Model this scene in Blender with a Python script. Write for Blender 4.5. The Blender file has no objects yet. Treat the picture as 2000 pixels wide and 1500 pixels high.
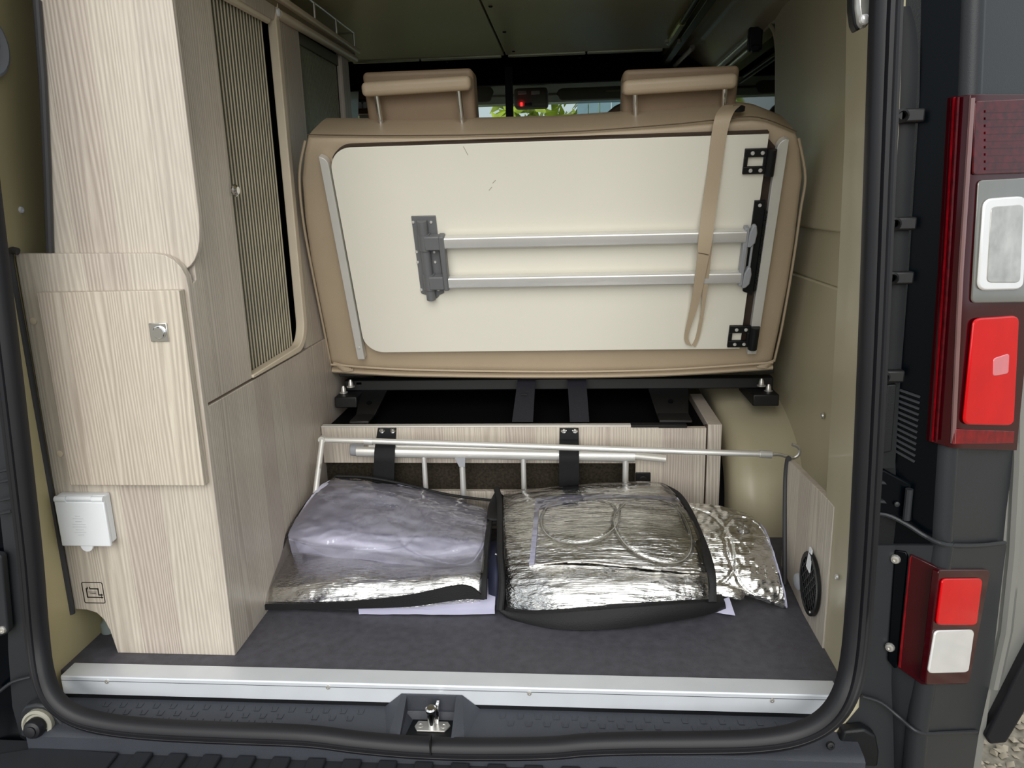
import bpy, math, random
from mathutils import Vector as V, Matrix, noise
random.seed(7)
sin, cos, pi, R = math.sin, math.cos, math.pi, math.radians
SC = bpy.context.scene
COL = SC.collection

# ------------------------------------------------------------------ camera, sky, light, exposure
FPX = 1470.57
YAW, PIT, ROL = -0.0821326739, 0.240213789, -0.0264312903
CAM = V((0.243, -1.150, 0.818))
_B = Matrix(((1, 0, 0), (0, 0, -1), (0, 1, 0)))
_RY = Matrix(((cos(YAW), 0, -sin(YAW)), (0, 1, 0), (sin(YAW), 0, cos(YAW))))
_RX = Matrix(((1, 0, 0), (0, cos(PIT), -sin(PIT)), (0, sin(PIT), cos(PIT))))
_RZ = Matrix(((cos(ROL), -sin(ROL), 0), (sin(ROL), cos(ROL), 0), (0, 0, 1)))
MR = _RZ @ _RX @ _RY @ _B
cd = bpy.data.cameras.new('camera'); cam = bpy.data.objects.new('camera', cd); COL.objects.link(cam)
cd.sensor_width = 36; cd.lens = FPX / 2000 * 36; cd.clip_start = .02; cd.clip_end = 200
cam.matrix_world = Matrix.Translation(CAM) @ Matrix((MR[0], -MR[1], -MR[2])).transposed().to_4x4()
SC.camera = cam
SC.view_settings.view_transform = 'Standard'; SC.view_settings.look = 'None'
SC.view_settings.gamma = 1; SC.view_settings.use_curve_mapping = False
SC.view_settings.exposure = 0.30

w = bpy.data.worlds.new('sky'); SC.world = w; w.use_nodes = True
nt = w.node_tree; nt.nodes.clear()
o = nt.nodes.new('ShaderNodeOutputWorld'); bg = nt.nodes.new('ShaderNodeBackground')
tc = nt.nodes.new('ShaderNodeTexCoord'); sp = nt.nodes.new('ShaderNodeSeparateXYZ'); cr = nt.nodes.new('ShaderNodeValToRGB')
nz = nt.nodes.new('ShaderNodeTexNoise'); nz.inputs['Scale'].default_value = 2.2; nz.inputs['Detail'].default_value = 4
mx = nt.nodes.new('ShaderNodeMixRGB'); mx.blend_type = 'MULTIPLY'; mx.inputs[0].default_value = .35
nt.links.new(tc.outputs['Generated'], sp.inputs[0]); nt.links.new(sp.outputs['Z'], cr.inputs[0])
nt.links.new(tc.outputs['Generated'], nz.inputs['Vector'])
cr.color_ramp.elements[0].color = (.72, .80, .86, 1); cr.color_ramp.elements[0].position = 0
cr.color_ramp.elements[1].color = (.95, .98, 1.0, 1); cr.color_ramp.elements[1].position = .7
nt.links.new(cr.outputs[0], mx.inputs[1]); nt.links.new(nz.outputs['Fac'], mx.inputs[2])
nt.links.new(mx.outputs[0], bg.inputs[0]); bg.inputs[1].default_value = 1.0
nt.links.new(bg.outputs[0], o.inputs[0])

sd = bpy.data.lights.new('sun', 'SUN'); sun = bpy.data.objects.new('sun', sd); COL.objects.link(sun)
sd.energy = 1.75; sd.angle = R(50); sd.color = (1, .97, .92)
sun.rotation_euler = (R(66), 0, R(1))

# ------------------------------------------------------------------ helpers
def at(px, py, ax, val):
    """world point where the sight line through photo pixel (px, py) meets the plane axis = val"""
    d = MR.transposed() @ V(((px - 1000) / FPX, (py - 750) / FPX, 1))
    return CAM + d * ((val - CAM[ax]) / d[ax])

def onplane(px, py, p0, n):
    d = MR.transposed() @ V(((px - 1000) / FPX, (py - 750) / FPX, 1))
    return CAM + d * (n.dot(p0 - CAM) / n.dot(d))

def lin(h):
    h = [int(h[i:i + 2], 16) / 255 for i in (0, 2, 4)]
    return tuple(c / 12.92 if c <= .04045 else ((c + .055) / 1.055) ** 2.4 for c in h)

def mat(name, col, rough=.5, metal=0, noise_amt=.12, noise_scale=14, bump=0, bump_scale=200, spec=.5, coat=0, emit=0, aniso=None):
    m = bpy.data.materials.new(name); m.use_nodes = True
    n = m.node_tree.nodes; l = m.node_tree.links; b = n['Principled BSDF']
    c = lin(col) if isinstance(col, str) else col
    t = n.new('ShaderNodeTexCoord')
    nn = n.new('ShaderNodeTexNoise'); nn.inputs['Scale'].default_value = noise_scale; nn.inputs['Detail'].default_value = 5
    l.new(t.outputs['Object'], nn.inputs['Vector'])
    r = n.new('ShaderNodeValToRGB')
    r.color_ramp.elements[0].position = .3; r.color_ramp.elements[1].position = .7
    r.color_ramp.elements[0].color = tuple(x * (1 - noise_amt) for x in c) + (1,)
    r.color_ramp.elements[1].color = tuple(min(1, x * (1 + noise_amt * .6)) for x in c) + (1,)
    l.new(nn.outputs['Fac'], r.inputs[0]); l.new(r.outputs[0], b.inputs['Base Color'])
    b.inputs['Roughness'].default_value = rough; b.inputs['Metallic'].default_value = metal
    b.inputs['Specular IOR Level'].default_value = spec
    if coat:
        b.inputs['Coat Weight'].default_value = coat; b.inputs['Coat Roughness'].default_value = .06
    if emit:
        b.inputs['Emission Color'].default_value = c + (1,); b.inputs['Emission Strength'].default_value = emit
    if bump:
        bn = n.new('ShaderNodeTexNoise'); bn.inputs['Scale'].default_value = bump_scale; bn.inputs['Detail'].default_value = 3
        if aniso:
            mp = n.new('ShaderNodeMapping'); mp.inputs['Scale'].default_value = aniso
            l.new(t.outputs['Object'], mp.inputs[0]); l.new(mp.outputs[0], bn.inputs['Vector'])
        else:
            l.new(t.outputs['Object'], bn.inputs['Vector'])
        bb = n.new('ShaderNodeBump'); bb.inputs['Strength'].default_value = bump; bb.inputs['Distance'].default_value = .002
        l.new(bn.outputs['Fac'], bb.inputs['Height']); l.new(bb.outputs[0], b.inputs['Normal'])
    return m

def wood_mat(name, c1, c2, c3, lane=13.0):
    """pale laminate with vertical planks and fine pine grain; lanes run along z, across x + y"""
    m = bpy.data.materials.new(name); m.use_nodes = True
    n = m.node_tree.nodes; l = m.node_tree.links; b = n['Principled BSDF']
    t = n.new('ShaderNodeTexCoord'); s = n.new('ShaderNodeSeparateXYZ'); l.new(t.outputs['Object'], s.inputs[0])
    def M(op, a, bv, third=None):
        q = n.new('ShaderNodeMath'); q.operation = op
        for i, x in enumerate((a, bv)):
            if hasattr(x, 'is_output') or hasattr(x, 'links'): l.new(x, q.inputs[i])
            else: q.inputs[i].default_value = x
        return q.outputs[0]
    u = M('ADD', s.outputs['X'], s.outputs['Y'])
    u = M('ADD', u, 5.03)
    ln = M('FLOOR', M('MULTIPLY', u, lane), 0)
    wn = n.new('ShaderNodeTexWhiteNoise'); wn.noise_dimensions = '1D'; l.new(ln, wn.inputs['W'])
    cv = n.new('ShaderNodeCombineXYZ'); l.new(u, cv.inputs[0]); l.new(M('MULTIPLY', s.outputs['Z'], .05), cv.inputs[1]); l.new(M('MULTIPLY', wn.outputs['Value'], 37.0), cv.inputs[2])
    # cathedral grain: distorted bands across u
    nd = n.new('ShaderNodeTexNoise'); nd.inputs['Scale'].default_value = 14; nd.inputs['Detail'].default_value = 2; l.new(cv.outputs[0], nd.inputs['Vector'])
    ph = M('ADD', M('MULTIPLY', u, 900.0), M('MULTIPLY', nd.outputs['Fac'], 70.0))
    sn = M('ADD', M('MULTIPLY', M('SINE', ph, 0), .5), .5)
    fine = n.new('ShaderNodeTexNoise'); fine.inputs['Scale'].default_value = 420; fine.inputs['Detail'].default_value = 3; l.new(cv.outputs[0], fine.inputs['Vector'])
    big = n.new('ShaderNodeTexNoise'); big.inputs['Scale'].default_value = 9; big.inputs['Detail'].default_value = 4; l.new(cv.outputs[0], big.inputs['Vector'])
    r1 = n.new('ShaderNodeValToRGB'); l.new(wn.outputs['Value'], r1.inputs[0])
    e = r1.color_ramp.elements; e[0].color = lin(c1) + (1,); e[1].color = lin(c2) + (1,); e[0].position = .2; e[1].position = .8
    x1 = n.new('ShaderNodeMixRGB'); l.new(M('MULTIPLY', big.outputs['Fac'], .75), x1.inputs[0]); l.new(r1.outputs[0], x1.inputs[1]); x1.inputs[2].default_value = lin(c3) + (1,)
    g = M('MULTIPLY', M('MULTIPLY', sn, big.outputs['Fac']), .66)
    x2 = n.new('ShaderNodeMixRGB'); x2.blend_type = 'MULTIPLY'; l.new(g, x2.inputs[0]); l.new(x1.outputs[0], x2.inputs[1]); x2.inputs[2].default_value = lin('93857a') + (1,)
    x3 = n.new('ShaderNodeMixRGB'); x3.blend_type = 'MULTIPLY'; x3.inputs[0].default_value = .30; l.new(x2.outputs[0], x3.inputs[1])
    r3 = n.new('ShaderNodeValToRGB'); l.new(fine.outputs['Fac'], r3.inputs[0]); r3.color_ramp.elements[0].position = .35; r3.color_ramp.elements[1].position = .62
    r3.color_ramp.elements[0].color = (.62, .58, .54, 1); l.new(r3.outputs[0], x3.inputs[2])
    l.new(x3.outputs[0], b.inputs['Base Color']); b.inputs['Roughness'].default_value = .42
    bp = n.new('ShaderNodeBump'); bp.inputs['Strength'].default_value = .12; bp.inputs['Distance'].default_value = .001
    l.new(sn, bp.inputs['Height']); l.new(bp.outputs[0], b.inputs['Normal'])
    return m

def clear_mat(name, rough=.06, gloss=.10, tint=(1, 1, 1), bump=.6, bs=30):
    m = bpy.data.materials.new(name); m.use_nodes = True
    n = m.node_tree.nodes; l = m.node_tree.links; n.clear()
    out = n.new('ShaderNodeOutputMaterial'); mix = n.new('ShaderNodeMixShader')
    tr = n.new('ShaderNodeBsdfTransparent'); gl = n.new('ShaderNodeBsdfGlossy'); fr = n.new('ShaderNodeFresnel')
    tr.inputs[0].default_value = tint + (1,); gl.inputs['Roughness'].default_value = rough
    fr.inputs['IOR'].default_value = 1.5
    ad = n.new('ShaderNodeMath'); ad.operation = 'ADD'; ad.use_clamp = True; ad.inputs[1].default_value = gloss
    l.new(fr.outputs[0], ad.inputs[0]); l.new(ad.outputs[0], mix.inputs[0]); l.new(tr.outputs[0], mix.inputs[1]); l.new(gl.outputs[0], mix.inputs[2])
    t = n.new('ShaderNodeTexCoord'); nn = n.new('ShaderNodeTexNoise'); nn.inputs['Scale'].default_value = bs; nn.inputs['Detail'].default_value = 3
    bp = n.new('ShaderNodeBump'); bp.inputs['Strength'].default_value = bump; bp.inputs['Distance'].default_value = .01
    l.new(t.outputs['Object'], nn.inputs['Vector']); l.new(nn.outputs['Fac'], bp.inputs['Height'])
    l.new(bp.outputs[0], gl.inputs['Normal']); l.new(bp.outputs[0], fr.inputs['Normal'])
    l.new(mix.outputs[0], out.inputs[0]); return m

ORG = {}
class MB:
    def __init__(s): s.v = []; s.f = []; s.m = []; s.cur = 0
    def add(s, vs, fs):
        k = len(s.v); s.v += [V(x) for x in vs]; s.f += [[i + k for i in f] for f in fs]; s.m += [s.cur] * len(fs); return s
    def box(s, a, b):
        x0, y0, z0 = a; x1, y1, z1 = b
        return s.add([(x0,y0,z0),(x1,y0,z0),(x1,y1,z0),(x0,y1,z0),(x0,y0,z1),(x1,y0,z1),(x1,y1,z1),(x0,y1,z1)],
                     [(0,3,2,1),(4,5,6,7),(0,1,5,4),(1,2,6,5),(2,3,7,6),(3,0,4,7)])
    def obox(s, c, ax, ay, az):
        c, ax, ay, az = V(c), V(ax), V(ay), V(az)
        p = [c + i * ax + j * ay + k * az for k in (-1, 1) for i, j in ((-1,-1),(1,-1),(1,1),(-1,1))]
        return s.add(p, [(0,3,2,1),(4,5,6,7),(0,1,5,4),(1,2,6,5),(2,3,7,6),(3,0,4,7)])
    def prism(s, pts, vec):
        pts = [V(p) for p in pts]; vec = V(vec); n = len(pts)
        return s.add(pts + [p + vec for p in pts], [list(range(n))[::-1], list(range(n, 2 * n))] + [[i, (i + 1) % n, n + (i + 1) % n, n + i] for i in range(n)])
    def tube(s, pts, r, n=10, cap=True, rb=None, up=None):
        pts = [V(p) for p in pts]; vs = []; fs = []
        prev = None
        for i, p in enumerate(pts):
            t = (pts[min(i + 1, len(pts) - 1)] - pts[max(i - 1, 0)]).normalized()
            if prev is None:
                u = V(up) if up else (V((0, 0, 1)) if abs(t.z) < .9 else V((1, 0, 0)))
            else: u = prev
            u = (u - t * u.dot(t)).normalized(); prev = u; b = t.cross(u)
            rr = r[i] if isinstance(r, (list, tuple)) else r
            r2 = rb if rb else rr
            for k in range(n):
                a = 2 * pi * k / n; vs.append(p + u * cos(a) * rr + b * sin(a) * r2)
        m = len(pts)
        for i in range(m - 1):
            for k in range(n):
                fs.append([i*n+k, i*n+(k+1)%n, (i+1)*n+(k+1)%n, (i+1)*n+k])
        if cap: fs += [list(range(n))[::-1], list(range((m-1)*n, m*n))]
        return s.add(vs, fs)
    def lathe(s, c, axis, prof, n=16):
        c, a = V(c), V(axis).normalized(); u = a.orthogonal().normalized(); b = a.cross(u); vs = []; fs = []
        for r, h in prof:
            for k in range(n):
                t = 2 * pi * k / n; vs.append(c + a * h + (u * cos(t) + b * sin(t)) * r)
        for i in range(len(prof) - 1):
            for k in range(n): fs.append([i*n+k, i*n+(k+1)%n, (i+1)*n+(k+1)%n, (i+1)*n+k])
        fs += [list(range(n))[::-1], list(range((len(prof)-1)*n, len(prof)*n))]
        return s.add(vs, fs)
    def grid(s, fn, nu, nv):
        vs = [fn(i / nu, j / nv) for j in range(nv + 1) for i in range(nu + 1)]
        return s.add(vs, [[j*(nu+1)+i, j*(nu+1)+i+1, (j+1)*(nu+1)+i+1, (j+1)*(nu+1)+i] for j in range(nv) for i in range(nu)])
    def sheet(s, fn, nu, nv, th):
        """closed slab: fn(u, v) is its face, th(p, u, v) its back"""
        top = [V(fn(i / nu, j / nv)) for j in range(nv + 1) for i in range(nu + 1)]
        bot = [V(th(top[j*(nu+1)+i], i / nu, j / nv)) for j in range(nv + 1) for i in range(nu + 1)]
        N = len(top); q = lambda i, j: j*(nu+1)+i
        fs = [[q(i,j), q(i+1,j), q(i+1,j+1), q(i,j+1)] for j in range(nv) for i in range(nu)]
        fs += [[N+q(i,j), N+q(i,j+1), N+q(i+1,j+1), N+q(i+1,j)] for j in range(nv) for i in range(nu)]
        for i in range(nu):
            fs += [[q(i+1,0), q(i,0), N+q(i,0), N+q(i+1,0)], [q(i,nv), q(i+1,nv), N+q(i+1,nv), N+q(i,nv)]]
        for j in range(nv):
            fs += [[q(0,j), q(0,j+1), N+q(0,j+1), N+q(0,j)], [q(nu,j+1), q(nu,j), N+q(nu,j), N+q(nu,j+1)]]
        return s.add(top + bot, fs)
    def sweep(s, path, nrm, prof, closed=True):
        """sweep profile (a along the given normals, b along -y) over a path"""
        path = [V(p) for p in path]; k = len(prof); vs = []; fs = []
        for p, n in zip(path, nrm):
            for a, b in prof: vs.append(p + n * a + V((0, -b, 0)))
        for i in range(len(path) - 1):
            for j in range(k if closed else k - 1):
                fs.append([i*k+j, i*k+(j+1)%k, (i+1)*k+(j+1)%k, (i+1)*k+j])
        if closed: fs += [list(range(k))[::-1], list(range((len(path)-1)*k, len(path)*k))]
        return s.add(vs, fs)
    def build(s, name, mats, parent=None, smooth=35, bevel=0, seg=2, sub=0):
        if not isinstance(mats, (list, tuple)): mats = [mats]
        if parent is not None: org = ORG[parent]
        else:
            lo = V([min(p[i] for p in s.v) for i in range(3)]); hi = V([max(p[i] for p in s.v) for i in range(3)])
            org = V(((lo.x + hi.x) / 2, (lo.y + hi.y) / 2, lo.z))
        me = bpy.data.meshes.new(name)
        me.from_pydata([p - org for p in s.v], [], s.f)
        for m in mats: me.materials.append(m)
        me.polygons.foreach_set('material_index', s.m)
        import bmesh
        bm = bmesh.new(); bm.from_mesh(me); bmesh.ops.recalc_face_normals(bm, faces=bm.faces); bm.to_mesh(me); bm.free()
        if smooth:
            me.polygons.foreach_set('use_smooth', [True] * len(me.polygons)); me.set_sharp_from_angle(angle=R(smooth))
        ob = bpy.data.objects.new(name, me); COL.objects.link(ob)
        if parent is not None: ob.parent = parent
        else: ob.location = org
        ORG[ob] = org
        if bevel:
            b = ob.modifiers.new('bevel', 'BEVEL'); b.width = bevel; b.segments = seg; b.limit_method = 'ANGLE'; b.angle_limit = R(40)
        if sub:
            b = ob.modifiers.new('sub', 'SUBSURF'); b.levels = sub; b.render_levels = sub
        return ob

def tag(ob, label=None, cat=None, group=None, kind=None):
    if label: ob['label'] = label
    if cat: ob['category'] = cat
    if group: ob['group'] = group
    if kind: ob['kind'] = kind
    return ob
def thing(name, loc, label, cat, group=None, kind=None):
    e = bpy.data.objects.new(name, None); COL.objects.link(e); e.location = loc; e.empty_display_size = .05
    ORG[e] = V(loc); return tag(e, label, cat, group, kind)
def copy_part(ob, parent, delta):
    c = ob.copy(); COL.objects.link(c); c.parent = parent; c.location = ob.location + V(delta); ORG[c] = ORG[ob] + V(delta) if parent else V(delta); return c

def arc(c, r, a0, a1, n=8, f=lambda a, b: (a, b)):
    return [f(c[0] + r * cos(R(a0 + (a1 - a0) * i / n)), c[1] + r * sin(R(a0 + (a1 - a0) * i / n))) for i in range(n + 1)]
def smoothpath(pts, n=6):
    """Catmull-Rom through pts"""
    pts = [V(p) for p in pts]; out = []
    for i in range(len(pts) - 1):
        p0 = pts[max(i-1, 0)]; p1 = pts[i]; p2 = pts[i+1]; p3 = pts[min(i+2, len(pts)-1)]
        for k in range(n):
            t = k / n
            out.append(.5 * ((2*p1) + (p2 - p0)*t + (2*p0 - 5*p1 + 4*p2 - p3)*t*t + (3*p1 - p0 - 3*p2 + p3)*t**3))
    out.append(pts[-1]); return out
def screw(parent, p, n, r, m, name='screw', dome=.5):
    return MB().lathe(V(p) - V(n).normalized() * .001, n, [(r, 0), (r, .001 + r * .15), (r * .8, .001 + r * dome), (r * .35, .001 + r * dome * 1.15), (r * .32, .001 + r * dome * .7)], 12).build(name, m, parent)
def nz3(x, y, z, k=1): return noise.noise(V((x * k, y * k, z * k)))
def interp(tab, x):
    if x <= tab[0][0]: return tab[0][1]
    for (a, b), (c, d) in zip(tab, tab[1:]):
        if x <= c: return b + (d - b) * (x - a) / (c - a)
    return tab[-1][1]
def sstep(a, b, x):
    t = max(0, min(1, (x - a) / (b - a))); return t * t * (3 - 2 * t)

# ------------------------------------------------------------------ materials
WOOD = wood_mat('pale_pine_laminate', 'd6cdbf', 'c4b8ad', 'cec5b9')
WOODG = WOOD
EDGE = mat('edge_band', 'd9cbb4', .4, noise_amt=.05)
BEIGE = mat('beige_body_paint', 'bdb087', .38, noise_amt=.05, noise_scale=3, coat=.2)
BEIGER = mat('beige_wall_lining', 'b9b094', .42, noise_amt=.06, noise_scale=3, coat=.1)
FLOORM = mat('dark_floor_vinyl', '504f56', .62, noise_amt=.22, noise_scale=60, bump=.35, bump_scale=420)
ALU = mat('brushed_aluminium', 'c9ccd0', .36, .85, noise_amt=.05, bump=.08, bump_scale=60, aniso=(1, 40, 40))
ALU2 = mat('anodised_aluminium', 'dddcd8', .36, .5, noise_amt=.04)
ALUW = mat('pale_aluminium', 'e2e0da', .4, .35, noise_amt=.04)
CHROME = mat('chrome', 'e6e6e6', .1, 1, noise_amt=.02)
STEEL = mat('bright_steel', 'd6d3cc', .28, .7, noise_amt=.1)
BLACKP = mat('black_plastic', '151618', .45, noise_amt=.1, bump=.15, bump_scale=600, spec=.3)
SILLP = mat('grey_black_sill_plastic', '3b3e45', .5, noise_amt=.08, bump=.3, bump_scale=900)
NAVY = mat('navy_body_paint', '020509', .25, noise_amt=.05, spec=.15)
BODYG = mat('grey_bumper_plastic', '2b2d30', .4, noise_amt=.06, bump=.1, bump_scale=700, spec=.35)
RUBBER = mat('black_rubber', '19191d', .45, noise_amt=.1, spec=.4)
RUBG = mat('grey_rubber_edge', '3c3b3d', .5, noise_amt=.08)
TAN = mat('tan_leatherette', 'b7a58c', .5, noise_amt=.05, noise_scale=6, bump=.2, bump_scale=330)
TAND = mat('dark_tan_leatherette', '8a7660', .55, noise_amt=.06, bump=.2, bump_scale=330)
STITCH = mat('brown_stitching', '5c4a36', .7)
CREAM = mat('cream_laminate', 'ece8da', .35, noise_amt=.02, noise_scale=3)
DKEDGE = mat('dark_brown_edge', '3a2c24', .5)
GREYP = mat('mid_grey_plastic', '6c6d6f', .45, noise_amt=.05)
LGREYP = mat('light_grey_plastic', '9b9da2', .45, noise_amt=.04)
WHITEP = mat('white_plastic', 'e6e9ec', .35, noise_amt=.02)
BLACKM = mat('matt_black_steel', '0a0a0b', .5, noise_amt=.1)
DARK = mat('painted_void_and_cloth', '050506', .9, spec=.1)  # near-black: shade of hollows put into the colour; also dark roof fabric
WEB = mat('black_webbing', '0f1014', .8, bump=.4, bump_scale=500)
NAVYWEB = mat('navy_webbing', '14151f', .75, bump=.4, bump_scale=500)
FELT = mat('dark_brown_carpet', '37322a', .95, noise_amt=.5, noise_scale=160, bump=.9, bump_scale=400, spec=.1)
OLIVE = mat('olive_ceiling_board', 'd6cfa8', .4, noise_amt=.04, noise_scale=3)
LAV = mat('lavender_quilt', 'cccbe0', .6, noise_amt=.05, bump=.25, bump_scale=60)
LAVE = mat('lavender_binding', 'c2c1da', .65, noise_amt=.06)
FOIL = mat('aluminium_foil_quilt', 'e8e7e4', .15, 1, noise_amt=.03, bump=1.0, bump_scale=130, aniso=(.16, 2.2, 2.2))
PVC = clear_mat('clear_pvc', .05, .05, bump=.5, bs=24)
GLASS = clear_mat('window_glass', .02, .02, (.85, .9, .88), bump=0)
DGLASS = clear_mat('tinted_glass', .03, .0, (.012, .014, .012), bump=0)
BAGTRIM = mat('black_bag_binding', '121214', .7, bump=.4, bump_scale=400)
MARO = mat('dark_red_lens', '38030a', .1, noise_amt=.1, spec=.35)
RED = mat('bright_red_lens', 'd2060f', .12, noise_amt=.1, spec=.3)
REDD = mat('dark_textured_red_lens', '4a060d', .12, noise_amt=.5, noise_scale=90, spec=.3)
REDL = mat('red_lens', '7a0711', .12, noise_amt=.35, noise_scale=70, spec=.3)
CLRL = mat('clear_lens', 'b9b7b0', .15, .3, noise_amt=.3, noise_scale=30, coat=1)
WHTL = mat('white_lens', 'efeeec', .12, .2, noise_amt=.06, coat=1)
INK = mat('black_ink', '14100e', .6)
SILVP = mat('silver_door_paint', '9a9a96', .3, .5, noise_amt=.03, coat=.5)
VISOR = mat('grey_headliner', '8d8f86', .7, noise_amt=.05)
BROWN = mat('brown_wood', '5a3a24', .5)
LEDR = mat('red_led', 'ff2020', .4, emit=3)
HEDGE = mat('sunlit_leaves', '9fb03a', .7, noise_amt=.45, noise_scale=5)
FENCE = mat('blue_grey_boards', '6f8a96', .6, noise_amt=.1)
GRAV = mat('gravel_ground', '8d8779', .9, noise_amt=.4, noise_scale=40, bump=1, bump_scale=70)
PEB = mat('pebbles', 'b5ab98', .8, noise_amt=.55, noise_scale=2.3)

SD = R(20); CS, SN = cos(SD), sin(SD)
def TP(x, s, d=0): return V((x, .72 - s * SN - d * CS, .42 + s * CS - d * SN))
def onT(px, py, d=0):
    p = onplane(px, py, TP(0, 0, d), V((0, CS, SN))); return p
TN = V((0, -CS, -SN)); TU = V((0, -SN, CS))
XC = -.391

# ================================================================== SETTING
# ---- floor
fl = MB(); fl.box((-.80, 0, -.02), (.82, 3.2, 0)); floor = tag(fl.build('floor', FLOORM), kind='structure')
# ---- body side walls
def wallL():
    m = MB()
    # jamb lining of the left rear pillar, leaning inward to the roof
    tab = [(-.12, -.702), (0, -.697), (.1, -.695), (.5, -.692), (.9, -.688), (1.45, -.64)]
    zs = [-.07, 0, .1, .3, .5, .7, .9, 1.1, 1.25, 1.45]
    ys = [-.048, -.02, .02, .25, .6, 1.2, 2.2]
    pts = lambda u, v: V((interp(tab, zs[round(v * 9)]) + (0 if ys[round(u * 6)] > -.03 else .010), ys[round(u * 6)], zs[round(v * 9)]))
    m.sheet(pts, 6, 9, lambda p, u, v: V((p.x - .012, p.y, p.z)))
    m.box((-.80, 2.2, -.05), (-.70, 3.2, .62)); m.box((-.80, 2.2, 1.2), (-.70, 3.2, 1.45)); m.box((-.80, 2.9, .6), (-.70, 3.2, 1.25))
    return tag(m.build('wall_left', BEIGE), kind='structure')
wl = wallL()
def wallR():
    m = MB(); cs = [(-.048, .690), (-.03, .697), (.02, .700), (.165, .700), (.178, .705), (.19, .73), (.23, .79), (.30, .80)]
    tab = [(-.1, -.06), (-.03, -.012), (0, .003), (.3, 0), (.6, -.006), (1.0, -.018), (1.45, -.06)]
    zs = [-.07, 0, .1, .3, .5, .7, .9, 1.1, 1.25, 1.45]
    m.sheet(lambda u, v: V((cs[round(u * 7)][1] + interp(tab, zs[round(v * 9)]), cs[round(u * 7)][0], zs[round(v * 9)])), 7, 9, lambda p, u, v: V((p.x + .012, p.y if p.y < .1 else p.y - .01, p.z)))
    # side wall: lower, pillar between window and rear, above window, front
    WX = .80
    m.box((WX, .29, -.05), (WX + .06, 3.2, .62))
    m.box((WX, .29, .62), (WX + .06, 1.03, 1.45))
    m.box((WX, 1.03, 1.27), (WX + .06, 3.2, 1.45))
    m.box((WX, 2.05, .62), (WX + .06, 2.3, 1.45)); m.box((WX, 2.9, .62), (WX + .06, 3.2, 1.45))
    return tag(m.build('wall_right', BEIGER, bevel=.006), kind='structure')
wr = wallR()
# recessed lining panel of the right wall with a step below the window
lp = MB(); lp.prism([(.79, .32, .735), (.79, 1.00, .735), (.79, 1.045, 1.05), (.79, 1.09, 1.27), (.79, .93, 1.30), (.79, .70, 1.27), (.79, .45, 1.27), (.79, .32, 1.2)], (.012, 0, 0))
lp.build('panel', BEIGER, wr, bevel=.01, seg=3)
fr = MB(); fr.tube(smoothpath([(.797, 1.03, .80), (.797, 1.035, 1.0), (.797, 1.06, 1.15), (.797, 1.10, 1.23), (.797, 1.16, 1.268)]), .006, 8)
fr.build('window_edge', BEIGER, wr)
screw(wr, (.695, .124, .818), (-1, 0, 0), .005, ALU2); screw(wr, (.698, .075, .169), (-1, 0, 0), .005, ALU2)
screw(wl, (-.689, .096, .822), (1, 0, 0), .006, WHITEP)
screw(wr, at(1607, 812, 0, .795), (-1, 0, 0), .007, STEEL)
# wheel arch (part of the right wall lining)
wa = MB()
def arch(u, v):
    # u: from front foot over the top to the rear foot; v: across from inner face to the wall
    a = pi * u
    y = 1.15 - .56 * cos(a); z = .302 * (sin(a) ** .62 if sin(a) > 0 else 0)
    x = .632 + .17 * v
    rd = .05
    if v < .3:
        t = v / .3; x = .632 + rd * (1 - cos(t * pi / 2)) ; k = 1 - .10 * (1 - sin(t * pi / 2)); z *= k; y = 1.15 + (y - 1.15) * k
    return V((x, y, z))
wa.sheet(arch, 40, 14, lambda p, u, v: V((p.x, 1.15 + (p.y - 1.15) * .9, max(-.001, p.z * .9 - .01))))
wa.build('wheel_arch', BEIGER, wr)
# window in the right wall
w1 = thing('window_1', (.84, 1.5, .62), None, None, kind='structure')
gm = MB(); gm.box((.845, 1.03, .62), (.85, 2.05, 1.27)); gm.build('pane', DGLASS, w1)
w3 = thing('window_3', (.84, 2.6, .62), None, None, kind='structure')
MB().box((.845, 2.3, .62), (.85, 2.9, 1.45)).build('pane', DGLASS, w3)
# dark blind rail / aluminium curtain rail over the window (two tubes)
cr_ = thing('curtain_rail', (.775, 1.6, 1.25), 'aluminium double curtain rail above the dark right side window', 'rail')
for dz, dx in ((0, 0), (-.022, .012)):
    MB().tube([(.772 + dx, 1.27, 1.262 + dz), (.772 + dx, 2.05, 1.262 + dz)], .0055, 8).build('rail', ALU2, cr_)
MB().box((.762, 1.255, 1.222), (.80, 1.285, 1.285)).box((.768, 1.24, 1.215), (.79, 1.262, 1.235)).build('end_bracket', BLACKP, cr_, bevel=.004)
# ---- ceiling: bed board of the pop-up roof in two panels, side lining
ce = thing('ceiling', (0, .9, 1.33), None, None, kind='structure')
MB().box((-.62, -.04, 1.33), (.004, 1.80, 1.35)).build('panel', OLIVE, ce, bevel=.002)
MB().box((.010, -.04, 1.33), (.60, 1.79, 1.35)).build('panel', OLIVE, ce, bevel=.002)
es = mat('pale_edge_strip', 'c9cbb0', .3, .4)
for x0, x1 in ((-.56, -.31), (-.305, -.006), (.018, .30), (.305, .575)):
    MB().box((x0, 1.788, 1.322), (x1, 1.803, 1.335)).build('edge_strip', es, ce, bevel=.003)
for px, py in ((958, 12), (985, 62), (1003, 100)):
    screw(ce, at(px, py, 2, 1.33), (0, 0, -1), .006, BLACKP)
for px, py in ((873, 120), (1133, 112)):
    screw(ce, at(px, py, 2, 1.322), (0, 0, -1), .005, BLACKP)
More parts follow.
